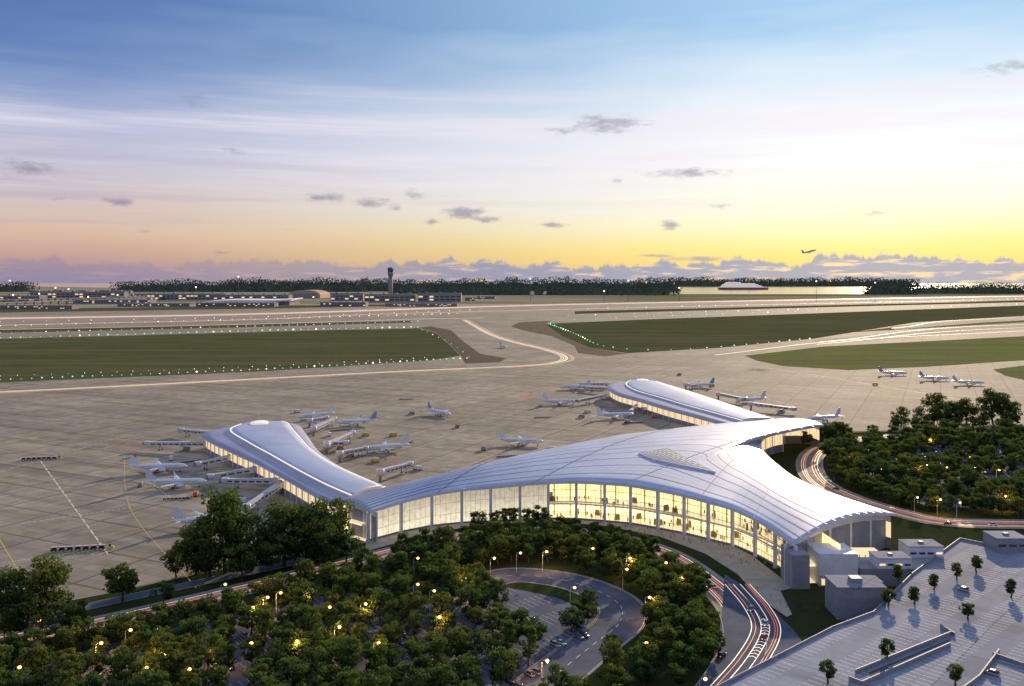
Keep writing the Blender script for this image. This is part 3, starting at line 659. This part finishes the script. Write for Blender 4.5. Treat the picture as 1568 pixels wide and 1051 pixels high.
D=2000; place('airliner',AIR,((1240-CX)/F*D,D,H+47*D/F-3),0,rot=(math.radians(14),math.radians(-8),math.radians(-75)))
def bridge(u0,v0,u1,v1):
    a=G(u0,v0); c=G(u1,v1); d=(c-a); L=d.length; d.normalize(); n=Vector((-d.y,d.x,0)); b=MB(); Z=Vector((0,0,1))
    A=a+Z*6.2; Cc=c+Z*4.9; m_=A.lerp(Cc,.5)
    b.bar(A,m_,3.6,3.3,0); b.bar(m_,Cc,3.0,2.8,0)
    for k in range(1,int(L/5)): 
        p=A.lerp(Cc,k*5/L); 
        for s in(-1,1): b.bar(p+n*s*(1.84 if k*5<L/2 else 1.54)-Z*.2,p+n*s*(1.84 if k*5<L/2 else 1.54)-Z*.2+d*3.4,.08,.9,2)
    b.tube([a,a+Z*8.2],[1.0,1.0],10,1); b.tube([A-Z*1.9,A+Z*2.0],[2.7,2.7],14,0)
    b.tube([Cc-Z*1.7,Cc+Z*1.8],[2.3,2.3],12,0); b.bar(Cc,Cc+d*3,2.7,2.8,1)
    p=A.lerp(Cc,.78); p.z=0
    for s in(-1,1): b.bar(p+n*s*1.9+Z*.6,p+n*s*1.9+Z*5,.4,.4,1); b.tube([p+n*s*1.6+Z*.6,p+n*s*2.2+Z*.6],[.6,.6],10,2)
    b.bar(p-n*1.9+Z*1.1,p+n*1.9+Z*1.1,.4,.4,1); b.bar(p-n*1.9+Z*3.6,p+n*1.9+Z*3.6,.4,.4,1)
    b.obj('jet_bridge',[M['steel'],M['grey'],M['dglass']])
for q_ in[(322,692,225,689),(322,675,278,668),(356,713,303,722),(392,733,322,742),(425,752,345,748),(430,757,378,790),(480,668,512,650),(500,695,540,672),(520,708,560,697),(582,738,628,722),(474,655,500,648),(938,604,898,600),(950,609,885,621),(985,620,966,638),(1020,630,985,634),(1050,597,1062,597),(1100,612,1138,618),(930,596,890,594),(500,692,530,688),(1150,628,1215,634)]: bridge(*q_)
def truck(body,cab):
    b=MB(); b.box((0,-.8,1.9),(2.3,5,2.4),0,0); b.box((0,2.6,1.5),(2.2,1.7,1.7),0,1,.9); b.box((0,3.3,1.75),(2.0,.4,.7),0,3); b.box((0,0,.6),(2,6.4,.3),0,2)
    for x in(-1,1):
        for y in(-2.4,2.3): b.tube([(x-.15,y,.5),(x+.15,y,.5)],[.5,.5],10,2)
    return b.mesh('catering_truck_mesh',[body,cab,M['tyre'],M['dglass']])
def carts():
    b=MB(); 
    for k in range(7):
        x=k*3.6-11; b.box((x,0,.7),(2.9,1.7,.2),0,1); b.box((x,0,2.2),(2.9,1.7,.12),0,0); b.box((x,0,1.25),(2.2,1.2,.9),0,2)
        for s in(-1.4,1.4):
            for r in(-.8,.8): b.bar((x+s,r,.7),(x+s,r,2.2),.08,.08,1); b.tube([(x+s*.7,r-.08,.3),(x+s*.7,r+.08,.3)],[.3,.3],8,2)
        b.bar((x+1.4,0,.5),(x+2.2,0,.5),.1,.1,1)
    b.box((15,0,.9),(2.4,1.4,1.0),0,3,.9); b.box((14.4,0,1.8),(.9,1.2,.9),0,2)
    return b.mesh('baggage_cart_train_mesh',[M['steel'],M['dark'],M['tyre'],M['yellow']])
TRS=[truck(M['white'],M['steel']),truck(M['redp'],M['white']),truck(M['yellow'],M['yellow']),truck(M['grey'],M['white'])]; CT=carts()
for k,(u,v,h) in enumerate([(455,632,1),(530,672,.4),(602,668,2),(612,685,.3),(640,720,1),(205,700,.5),(350,760,1.3),(890,640,1),(828,622,.2),(1040,575,.5),(1090,592,1),(1195,632,2),(370,770,1),(520,690,.8),(560,668,1.2),(630,635,1.6),(925,612,.4),(1170,640,.2),(580,755,.2),(285,690,1.),(262,705,.4),(300,760,.2),(335,728,1.7),(215,745,.3),(505,668,.3),(535,700,1.9),(575,708,1.1),(960,648,.5),(900,632,1.4),(1002,640,.3),(1120,625,.9),(740,690,.3),(845,690,1.2),(700,655,.4),(1340,590,.8),(1510,600,.4)]): place('catering_truck',TRS[k%4],G(u,v,.05),h)
for u,v,h,s in[(120,843,.18,1.0),(60,704,.2,.95),(622,612,0,.6),(520,660,.5,.7),(970,648,.2,.7),(620,680,.9,.6),(270,765,.2,.6),(290,708,.6,.5),(775,700,.3,.6),(830,640,.1,.6)]: place('baggage_cart_train',CT,G(u,v,.05),h,scale=s)
# ---------------------------------------------------------------- parking deck
DZ=8.0
deck=empty('parking_garage')
DP=[(1040,1085),(1276,963),(1338,940),(1398,880),(1470,827),(1545,842),(1700,850),(2000,1000),(2000,1400),(1000,1400)]
dp=[G(u,v,DZ) for u,v in DP]
b=MB(); b.face(dp,0)
for i in range(len(dp)):
    a,c=dp[i],dp[(i+1)%len(dp)]
    b.face([(a.x,a.y,0),(c.x,c.y,0),(c.x,c.y,DZ-.02),(a.x,a.y,DZ-.02)],1)
    L=(c-a).length; k=int(L/8)
    if i<6:
        b.bar(a+Vector((0,0,.5)),c+Vector((0,0,.5)),.3,1.1,1)
        b.bar((a.x,a.y,3.4),(c.x,c.y,3.4),.34,1.5,2)
        for j in range(k): 
            p=a.lerp(c,j/k); b.bar((p.x,p.y,0),(p.x,p.y,DZ+.8),.7,.7,1)
b.obj('structure',[M['deckc'],M['grey'],M['dark']],deck)
b=MB(); ang=.75; ca,sa=math.cos(ang),math.sin(ang); P=[(p.x,p.y) for p in dp]
v=-200.
while v<400:
    u=0.
    while u<700:
        for s in(-1,1):
            vv=v+s*2.6; x=u*ca-vv*sa; y=u*sa+vv*ca
            if inpoly((x,y),P) and inpoly((x+3,y),P) and inpoly((x-4,y),P) and y>250:
                b.bar((x+2.3*sa,y-2.3*ca,DZ+.012),(x-2.3*sa,y+2.3*ca,DZ+.012),.2,.01,0)
                if random.random()<.012: place('parked_car',random.choice(CARS),(x+1.4*ca,y+1.4*sa,DZ+.02),ang)
        u+=2.9
    v+=17.5
b.obj('bay_lines',[M['white']],deck)
b=MB()
for L_ in([(1310,1032),(1458,972),(1440,962),(1462,975)],[(1300,1042),(1320,1050),(1455,990)],[(1520,1005),(1568,1022),(1600,1015)],[(1530,1000),(1500,1040),(1460,1070)]):
    for a,c in zip(L_,L_[1:]): b.bar(G(*a,DZ)+Vector((0,0,.7)),G(*c,DZ)+Vector((0,0,.7)),.4,1.4,0)
dk=[G(1330,1030,DZ),G(1456,978,DZ),G(1450,990,DZ),G(1335,1042,DZ)]
b.face([p+Vector((0,0,.03)) for p in dk],1)  # dark sheet laid flat where the ramp opening would be in shade
b.obj('ramp_parapets',[M['grey'],M['asph']],deck)
def bbox(px0,px1,py,h,dep,name,mats,z=0,win=True,parent=None,rot=0,fine=True):
    a=G(px0,py,z); c=G(px1,py,z); w_=c.x-a.x; par=parent or empty(name); b=MB()
    b.box(((a.x+c.x)/2,a.y+dep/2,z+h/2),(w_,dep,h),0,0); b.obj('walls',[mats[0]],par)
    b=MB(); b.box(((a.x+c.x)/2,a.y+dep/2,z+h+h*.03),(w_*1.01+.4,dep*1.01+.4,h*.06),0,0)
    k=max(1,int(w_/max(h*1.5,4)))
    for j in range(k): b.box((a.x+(j+.5)*w_/k,a.y+dep*.5,z+h*1.12),(h*.35,h*.35,h*.16),0,1)
    b.obj('roof',[mats[1],M['grey']],par)
    if win:
        b=MB(); n=max(3,int(w_/(h*.6)))
        for r in ((.3,.65) if h>9 else (.5,)):
            for j in range(n):
                x=a.x+(j+.5)*w_/n; b.box((x,a.y-.01*h,z+h*r),(w_/n*.7,.02*h+.1,h*.16),0,0 if random.random()<.8 else 1)
        b.obj('windows',[M['dglass'],M['warmglass']],par)
    return par
bbox(1283,1357,950,12.0,14,'garage_stair_tower',[M['grey'],M['deckc']],win=False)
for q_ in[(1345,1396,874,5,10),(1392,1445,857,5.5,11),(1300,1352,908,4,8)]: bbox(q_[0],q_[1],q_[2],q_[3],q_[4],'equipment_building',[M['wcl'],M['deckc']],z=7 if q_[0]<1398 else DZ,win=True)
bbox(1527,1575,846,6,12,'equipment_building',[M['grey'],M['deckc']],z=DZ)
b=MB(); b.box((G(1370,872,5).x+3,G(1370,872,5).y+4,4),(42,24,7.6),.0,0); b.obj('service_block',[M['grey']],term)
# ---------------------------------------------------------------- far airport buildings
fw=mat('far_wall',(.34,.32,.31),(.27,.26,.26),.8,scale=.01,spec=.1); fr=mat('far_roof',(.52,.49,.48),(.38,.37,.39),.8,scale=.01,spec=.1); fr2=mat('dark_roof',(.22,.24,.29),(.18,.2,.25),.8,scale=.01,spec=.1); tanr=mat('tan_roof',(.58,.40,.28),(.5,.34,.25),.8,scale=.01,spec=.1)
for i,(u0,u1,v,hp,dpx) in enumerate([(0,60,462,9,3),(45,190,458,11,2),(0,110,474,6,3),(115,230,466,7,3),(180,290,470,5,4),(225,345,460,10,3),(345,442,462,10,3),(300,420,470,6,3),(490,560,470,7,3),(506,556,461,11,2),(558,635,463,12,2),(640,706,463,13,3),(712,730,461,5,2),(200,300,455,5,2),(590,700,470,5,2),(730,760,458,4,2),(80,200,450,5,1),(860,900,452,4,1)]):
    p=G(u0,v); h=hp*p.y/F; bbox(u0,u1,v,h,dpx*p.y/F*8,'airport_building',[fw,(fr,fr2,tanr,fr,fr2)[i%5]],win=True)
par=empty('aircraft_hangar'); a=G(442,457); c=G(490,457); w_=c.x-a.x; b=MB(); rings=[]
for y in(0,400): rings.append([(a.x+w_/2-w_/2*math.cos(k*math.pi/12),a.y+y,30+ (38*math.sin(k*math.pi/12))) for k in range(13)]+[(c.x,a.y+y,0),(a.x,a.y+y,0)])
b.loft(rings,0,False); b.obj('barrel_roof_shell',[tanr],par); b=MB(); b.box((a.x+w_/2,a.y-2,20),(w_*.8,3,38),0,0)
for k in range(6): b.box((a.x+w_*(.15+.14*k),a.y-4,20),(3,3,38),0,1)
b.obj('sliding_doors',[fw,M['steel']],par)
par=empty('old_terminal'); b=MB()
for (u0,u1,v,hp) in[(300,445,468,9),(60,130,452,6)]:
    a=G(u0,v); c=G(u1,v); w_=c.x-a.x; hh=hp*a.y/F; rings=[]
    for k in range(11):
        f=k/10.; z=hh*(.45+.55*f+.15*math.sin(f*6)); rings.append([(a.x+w_*f,a.y,z),(a.x+w_*f,a.y+300,z+8),(a.x+w_*f,a.y+300,z+2),(a.x+w_*f,a.y,z-6)])
    b.loft(rings,0,True); b.box((a.x+w_/2,a.y+150,hh*.25),(w_*.95,240,hh*.5),0,1)
b.obj('swept_roof',[M['wcl'],fw],par)
par=empty('control_tower'); p=G(598,461); k=p.y/F; b=MB(); x,y=p.x,p.y; top=(461-408)*k
def rg(r,z,n=12): return [(x+r*math.cos(2*math.pi*i/n),y+r*math.sin(2*math.pi*i/n),z) for i in range(n)]
b.loft([rg(4.2*k,0),rg(3.4*k,top*.25),rg(3.2*k,top*.72)],0); b.loft([rg(3.8*k,top*.72),rg(4.4*k,top*.80),rg(4.4*k,top*.84)],0); b.loft([rg(4.0*k,top*.84),rg(4.8*k,top*.93)],1); b.loft([rg(5.0*k,top*.93),rg(4.8*k,top*.955),rg(1*k,top*.97)],0); b.tube([(x,y,top*.96),(x,y,top*1.0)],[.5*k,.2*k],6,0)
b.obj('shaft_and_cab',[mat('tower_concrete',(.26,.25,.27),None,.7,scale=.02),M['dglass']],par)
b=MB()
for pl,h in(([(-200,480),(60,468),(200,462),(300,458)],14),([(-200,470),(80,462),(230,457)],12)):
    pts=pline(pl,40)
    for a,c in zip(pts,pts[1:]): b.bar((a.x,a.y,h*1.6),(c.x,c.y,h*1.6),24,5,0); b.box((a.x,a.y,h*.7),(10,10,h*1.5),0,0)
b.obj('viaduct',[fw])
par=empty('cruise_ship'); p=G(1138,444); k=p.y/F; b=MB(); x0=p.x; y0=p.y; L=76*k
def hr(f,w_): return [(x0+L*(f-.5),y0-w_,0.9),(x0+L*(f-.5),y0+w_,.9),(x0+L*(f-.5)*1.03,y0+w_*1.2,3.4*k),(x0+L*(f-.5)*1.03,y0-w_*1.2,3.4*k)]
b.loft([hr(0,2*k*.3),hr(.12,3*k),hr(.8,3.2*k),hr(.93,2*k),hr(1,.2*k)],0,False); b.obj('hull',[mat('ship_red_hull',(.6,.16,.13),None,.5)],par)
b=MB()
for i,(f0,f1) in enumerate([(.04,.9),(.06,.86),(.08,.80),(.12,.74),(.15,.45)]): 
    b.box((x0+L*((f0+f1)/2-.5),y0,(4.3+i*1.7)*k),(L*(f1-f0),(4.6-i*.5)*k,1.3*k),0,0); b.box((x0+L*((f0+f1)/2-.5),y0,(3.5+i*1.7)*k),(L*(f1-f0)*.98,(4.2-i*.5)*k,.4*k),0,1)
for f in(.25,.62): b.tube([(x0+L*(f-.5),y0,10*k),(x0+L*(f-.5),y0,15*k)],[1.5*k,1.2*k],8,2)
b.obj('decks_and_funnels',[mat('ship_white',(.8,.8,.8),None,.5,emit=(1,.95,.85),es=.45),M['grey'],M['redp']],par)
# ---------------------------------------------------------------- distant tree belts
def belt(name,x0,x1,base,top,cnt,gap=0.0):
    b=MB(); r=random.Random(int(x0*7+x1)); 
    nz=[r.random() for _ in range(400)]
    def hn(x): 
        t_=x/7.; i=int(t_); f=t_-i; a=nz[i%400]*(1-f)+nz[(i+1)%400]*f; t2=x/31.; i=int(t2); f=t2-i; return .55*a+.45*(nz[(i+57)%400]*(1-f)+nz[(i+58)%400]*f)
    D_=H*F/(base-HZ); k=D_/F; step=2.0; n=int((x1-x0)/step); prev=None
    for i in range(n+1):
        u=x0+i*step; h=hn(u); X_=(u-CX)/F*D_; hh=0 if h<gap else (base-top)*(.30+.34*h+.12*r.random())*k*min(1,(i+1)/6,(n-i+1)/6)
        cur=(X_,hh)
        if prev:
            b.face([(prev[0],D_-.01*D_,0),(cur[0],D_-.01*D_,0),(cur[0],D_,cur[1]),(prev[0],D_,prev[1])]); b.face([(prev[0],D_,prev[1]),(cur[0],D_,cur[1]),(cur[0],D_*1.02,0),(prev[0],D_*1.02,0)])
        prev=cur
    for _ in range(cnt):
        u=r.uniform(x0,x1); h=hn(u)
        if h<gap: continue
        v=base+r.uniform(-1,.6)*min(1,(base-HZ)/13.); D_=H*F/(max(v,HZ+3)-HZ); k=D_/F
        hp=(base-top)*(.55+.55*h); z=hp*k*(r.random()**.7)
        X_=(u-CX)/F*D_; s=k*r.uniform(.6,1.5)*(1.15-.6*z/(hp*k+.1))
        c_=Vector((X_,D_+r.uniform(-.02,.02)*D_,z)); a=Vector((r.uniform(-1,1),r.uniform(-.6,.6),r.uniform(-1,1))).normalized()*s; q2=a.cross(Vector((r.uniform(-.4,.4),1,r.uniform(-.4,.4)))).normalized()*s
        b.face([c_-a-q2*.6,c_+a-q2,c_+a*.8+q2,c_-a+q2*.8])
    b.obj(name,[M['farleaf']])
belt('distant_trees',340,1040,446,424,8000); belt('distant_trees',1030,1400,439,424,3600); belt('distant_trees',178,560,447,427,4500,gap=.22); belt('distant_trees',-60,48,447,430,1200)
belt('distant_trees',700,1035,452,432,4200,gap=.3); belt('distant_trees',1328,1400,451,428,1500); belt('distant_trees',1395,1700,450,432,3500,gap=.15); belt('distant_trees',600,780,450,430,1500,gap=.3)
# ---------------------------------------------------------------- trees
def tree_mesh(seed,cl=26,per=78,rx=4.6,rz=3.9,zc=7.0,ls=1.0,cs=1.0):
    r=random.Random(seed); b=MB()
    bend=[(r.uniform(-.3,.3)*k,r.uniform(-.3,.3)*k) for k in range(4)]
    b.tube([(0,0,-.1),(bend[1][0],bend[1][1],zc*.3),(bend[2][0],bend[2][1],zc*.6),(bend[3][0],bend[3][1],zc+1)],[.36,.27,.2,.08],7,3)
    for i in range(cl):
        th=r.uniform(0,2*math.pi); cz=r.uniform(-.95,1); rr=math.sqrt(max(0,1-cz*cz*.85))*r.uniform(.35,1.0)
        c=Vector((rx*rr*math.cos(th)*r.uniform(.8,1.15),rx*rr*math.sin(th)*r.uniform(.8,1.15),zc+rz*cz*r.uniform(.8,1.05)))
        if i%3==0: 
            s0=Vector((bend[2][0],bend[2][1],zc*r.uniform(.35,.6))); mid=s0.lerp(c,.5)+Vector((0,0,-.4)); b.tube([s0,mid,c],[.14,.09,.03],5,3)
        cr=r.uniform(1.1,2.0)*min(1,rx/3.8)*cs
        base=r.random()
        for _ in range(per):
            d=Vector((r.gauss(0,1),r.gauss(0,1),r.gauss(0,.8)))
            d=d.normalized()*cr*r.uniform(.35,1.0)**.6; d.z*=.75
            p=c+d; s=r.uniform(.22,.45)*ls
            a=Vector((r.gauss(0,1),r.gauss(0,1),r.gauss(0,.6))).normalized(); e=a.cross(Vector((r.gauss(0,1),r.gauss(0,1),r.gauss(0,1)))).normalized()
            q_=base*.5+.35*(d.z/cr+.5)+.25*(p.z-zc)/rz+r.uniform(-.15,.15)  # lighter leaves on top, darker below: shading put into leaf tone
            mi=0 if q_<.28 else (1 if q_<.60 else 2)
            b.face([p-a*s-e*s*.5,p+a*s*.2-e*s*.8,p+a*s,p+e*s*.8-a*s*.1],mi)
    return b.mesh('tree_mesh',[M['leafD'],M['leafM'],M['leafL'],M['bark']])
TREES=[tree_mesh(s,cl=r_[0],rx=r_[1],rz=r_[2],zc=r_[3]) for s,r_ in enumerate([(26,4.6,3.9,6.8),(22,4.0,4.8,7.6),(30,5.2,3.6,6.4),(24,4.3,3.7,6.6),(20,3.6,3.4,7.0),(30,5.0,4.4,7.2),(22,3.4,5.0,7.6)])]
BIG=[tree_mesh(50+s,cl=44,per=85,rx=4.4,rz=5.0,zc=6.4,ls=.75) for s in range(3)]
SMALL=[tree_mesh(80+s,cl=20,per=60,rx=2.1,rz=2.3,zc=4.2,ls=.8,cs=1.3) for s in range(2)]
placed=[]
def ok(x,y,dmin):
    for a,c in placed:
        if (a-x)**2+(c-y)**2<dmin*dmin: return False
    for pts,w_ in ROADS:
        for p in pts:
            if (p.x-x)**2+(p.y-y)**2<(w_/2+1.5)**2: return False
            if pts is ROADS[0][0] and p.x<-60 and 0<p.y-y<22 and abs(p.x-x)<5: return False
    return True
def plant(x,y,s,L=None,z=0):
    placed.append((x,y)); place('deciduous_tree',random.choice(L or TREES),(x,y,z),random.uniform(0,6.28),scale=(s*random.uniform(.88,1.12),s*random.uniform(.88,1.12),s*random.uniform(.9,1.1)))
def scatter(poly,n,dmin,s0,s1,excl=()):
    P=wp(poly); xs=[p[0] for p in P]; ys=[p[1] for p in P]; E=[wp(e) for e in excl]
    for _ in range(n):
        x=random.uniform(min(xs),max(xs)); y=random.uniform(max(min(ys),235),max(ys))
        if inpoly((x,y),P) and not any(inpoly((x,y),e) for e in E) and ok(x,y,dmin): plant(x,y,random.uniform(s0,s1))
EXC=[[(1100,880),(1150,905),(1190,940),(1230,985),(1190,1060),(1075,1100),(1100,985)],[(770,895),(850,893),(925,915),(950,940),(900,965),(870,985),(800,965),(770,935)],[(620,995),(740,970),(760,985),(640,1012)],[(330,1000),(420,982),(430,1000),(340,1018)]]
scatter([(540,868),(600,838),(700,815),(780,800),(900,812),(1000,838),(1060,870),(1100,905),(1150,900),(1165,935),(1110,960),(1085,930),(1000,870),(900,840),(800,832),(690,842),(600,865)],1500,6.0,.75,1.05,EXC)
scatter([(740,865),(860,870),(960,900),(1000,930),(990,1000),(960,1060),(1075,1060),(1095,1000),(1085,930),(1020,870),(900,838),(760,835)],2500,6.5,.75,1.15,EXC)
scatter([(-60,1010),(250,935),(520,875),(620,850),(760,838),(780,870),(740,895),(780,960),(830,1000),(860,1020),(930,985),(960,1060),(960,1300),(-300,1300)],3600,7.3,.72,1.22,EXC)
scatter([(870,950),(905,938),(915,955),(895,975),(875,972)],60,5,.7,.9)
for u,v,s in[(15,975,2.1),(62,965,2.2),(187,922,1.5),(40,985,1.5),(95,985,1.3),(120,975,1.2),(250,930,1.0),(300,880,2.0),(345,878,3.1),(322,884,2.2),(385,875,2.2),(435,868,2.6),(470,862,2.6),(505,855,2.5),(490,868,2.0),(415,880,1.5),(370,890,1.6),(530,862,1.2),(270,885,1.2)]:
    p=G(u,v); plant(p.x,p.y,s,BIG if s>1.7 else None)
scatter([(1225,700),(1232,680),(1262,668),(1295,660),(1290,672),(1262,684),(1248,705),(1262,728),(1330,750),(1420,778),(1568,785),(1568,796),(1400,784),(1290,758),(1238,735)],1500,7,.75,1.1)
scatter([(1275,690),(1420,674),(1568,662),(1750,660),(1750,785),(1568,788),(1420,778),(1320,750),(1262,715)],4500,9.4,.85,1.4,[[(1390,700),(1450,695),(1470,712),(1400,720)],[(1480,738),(1560,733),(1568,750),(1500,755)]])
scatter([(1300,668),(1568,650),(1700,650),(1700,655),(1568,657),(1320,673)],500,9,.8,1.1)
for u,v,s in[(1380,655,1.7),(1430,652,2.5),(1480,650,2.1),(1520,648,2.7),(1550,648,1.9),(1600,648,2.4),(1450,650,1.7),(1500,652,1.5),(1280,668,1.1),(1270,672,1.0),(1465,651,2.0),(1535,650,2.2),(1410,654,1.6)]:
    p=G(u,v); plant(p.x,p.y,s,BIG)
for u,v in[(1465,888),(1495,876),(1430,903),(1482,948),(1358,1012),(1360,928),(1548,915),(1268,1045),(1463,1050),(1400,925),(1375,890)]:
    p=G(u,v,DZ); plant(p.x,p.y,.95,SMALL,DZ)
# ---------------------------------------------------------------- street lamps
def lamp_mesh():
    b=MB(); b.tube([(0,0,0),(0,0,.4),(0,0,8.6),(.5,0,9.1),(1.5,0,9.3)],[.22,.12,.08,.06,.05],8,0); b.box((1.8,0,9.28),(.9,.35,.16),0,0); b.ball((1.8,0,9.0),.6,1,10,.8)
    return b.mesh('street_lamp_mesh',[M['steel'],M['lampglow']])
LM=lamp_mesh()
for i,(u,v) in enumerate([(113,1005),(30,1022),(225,1022),(290,1025),(455,982),(385,985),(330,985),(345,895),(388,930),(430,908),(470,905),(640,855),(673,945),(665,905),(757,855),(797,847),(837,845),(908,840),(965,855),(960,872),(838,1012),(990,985),(995,915),(640,895),(560,925),(1450,716),(1300,700),(1350,718),(1530,720),(1485,700),(1425,673),(1405,762),(1440,765),(1282,715),(1250,742),(1020,862),(520,960),(700,1010),(580,985),(200,965),(250,1000),(60,950),(155,985),(1330,690),(1380,700),(1500,745),(1555,700),(240,965),(410,915),(505,930),(715,885),(880,900),(1045,885),(1080,1040),(1410,715),(1470,770),(1540,760)]):
    p=G(u,v,9.0); o=place('street_lamp',LM,(p.x-1.8,p.y,0),0)
    if i%2==0:
        l=bpy.data.lights.new('lamp_bulb','POINT'); l.energy=4200; l.color=(1,.50,.17); l.shadow_soft_size=.4
        lo=bpy.data.objects.new('lamp_bulb',l); sc.collection.objects.link(lo); lo.parent=o; lo.location=(1.8,0,8.3)
b=MB()
for u,v in[(15,430),(85,441),(105,443),(365,424),(925,446),(962,430),(1340,433),(20,452),(60,450),(135,455),(180,452),(480,455),(1250,431),(812,427),(1040,441),(300,440)]:
    D_=6000; k=D_/F; x=(u-CX)*k; z=max(H-(v-HZ)*k,10); b.tube([(x,D_,0),(x,D_,z)],[1.5,.8],5,0); b.ball((x,D_,z),1.1*k,1,8)
b.obj('floodlight_masts',[M['dark'],M['wlight']])
# ---------------------------------------------------------------- people
def person(name,pose,c1,c2):
    me=bpy.data.meshes.new(name); s=pose
    V=[(0,0,.95),(0,0,1.2),(0,.01,1.42),(0,.02,1.53),(0,.03,1.66),(0,.03,1.76),(-.2,0,1.42),(-.26,.05*s,1.15),(-.24,.18*s,.92),(.2,0,1.42),(.26,-.05*s,1.15),(.24,.1-.1*s,.92),(-.1,0,.9),(-.11,.14*s,.5),(-.11,.1*s,.08),(-.11,.24*s+.04,.04),(.1,0,.9),(.11,-.1*s,.5),(.11,-.28*s,.1),(.11,-.14*s,.04)]
    R=[.15,.14,.15,.06,.10,.08,.07,.05,.04,.07,.05,.04,.1,.07,.05,.04,.1,.07,.05,.04]
    E=[(0,1),(1,2),(2,3),(3,4),(4,5),(2,6),(6,7),(7,8),(2,9),(9,10),(10,11),(0,12),(12,13),(13,14),(14,15),(0,16),(16,17),(17,18),(18,19)]
    me.from_pydata(V,E,[]); o=bpy.data.objects.new(name,me); sc.collection.objects.link(o)
    md=o.modifiers.new('skin','SKIN'); 
    for i,r in enumerate(R): me.skin_vertices[0].data[i].radius=(r,r*.85)
    me.skin_vertices[0].data[0].use_root=True
    o.modifiers.new('sub','SUBSURF').levels=1
    dg=bpy.context.evaluated_depsgraph_get(); m2=bpy.data.meshes.new_from_object(o.evaluated_get(dg)); bpy.data.objects.remove(o)
    m2.materials.clear()
    for q_ in(c1,c2,mat('skin',(.45,.28,.2),None,.6),mat('hair',(.04,.03,.02),None,.7)): m2.materials.append(q_)
    for p in m2.polygons:
        z=p.center.z; p.material_index=1 if z<.95 else (0 if z<1.5 else (2 if z<1.7 else 3))
        if abs(p.center.x)>.2 and z<1.0: p.material_index=2
    return m2
PE=[person('person_mesh',.9,mat('shirt_blue',(.1,.15,.3)),mat('trousers_dark',(.03,.03,.04))),person('person_mesh',.3,mat('shirt_white',(.6,.6,.58)),mat('jeans',(.06,.08,.15))),person('person_mesh',1.2,mat('coat_red',(.35,.06,.05)),mat('trousers_grey',(.12,.12,.12)))]
for k in range(44):
    i=random.randint(6,14); f=random.random(); p=prof(i,f,-random.uniform(0,12)+1) 
    place('person',PE[k%3],(p.x,p.y,.08),random.uniform(0,6.28))
for u,v in[(1180,915),(1195,925),(1160,905),(1205,930),(1140,895),(1100,870)]:
    place('person',PE[u%3],G(u,v,.09),random.uniform(0,6))
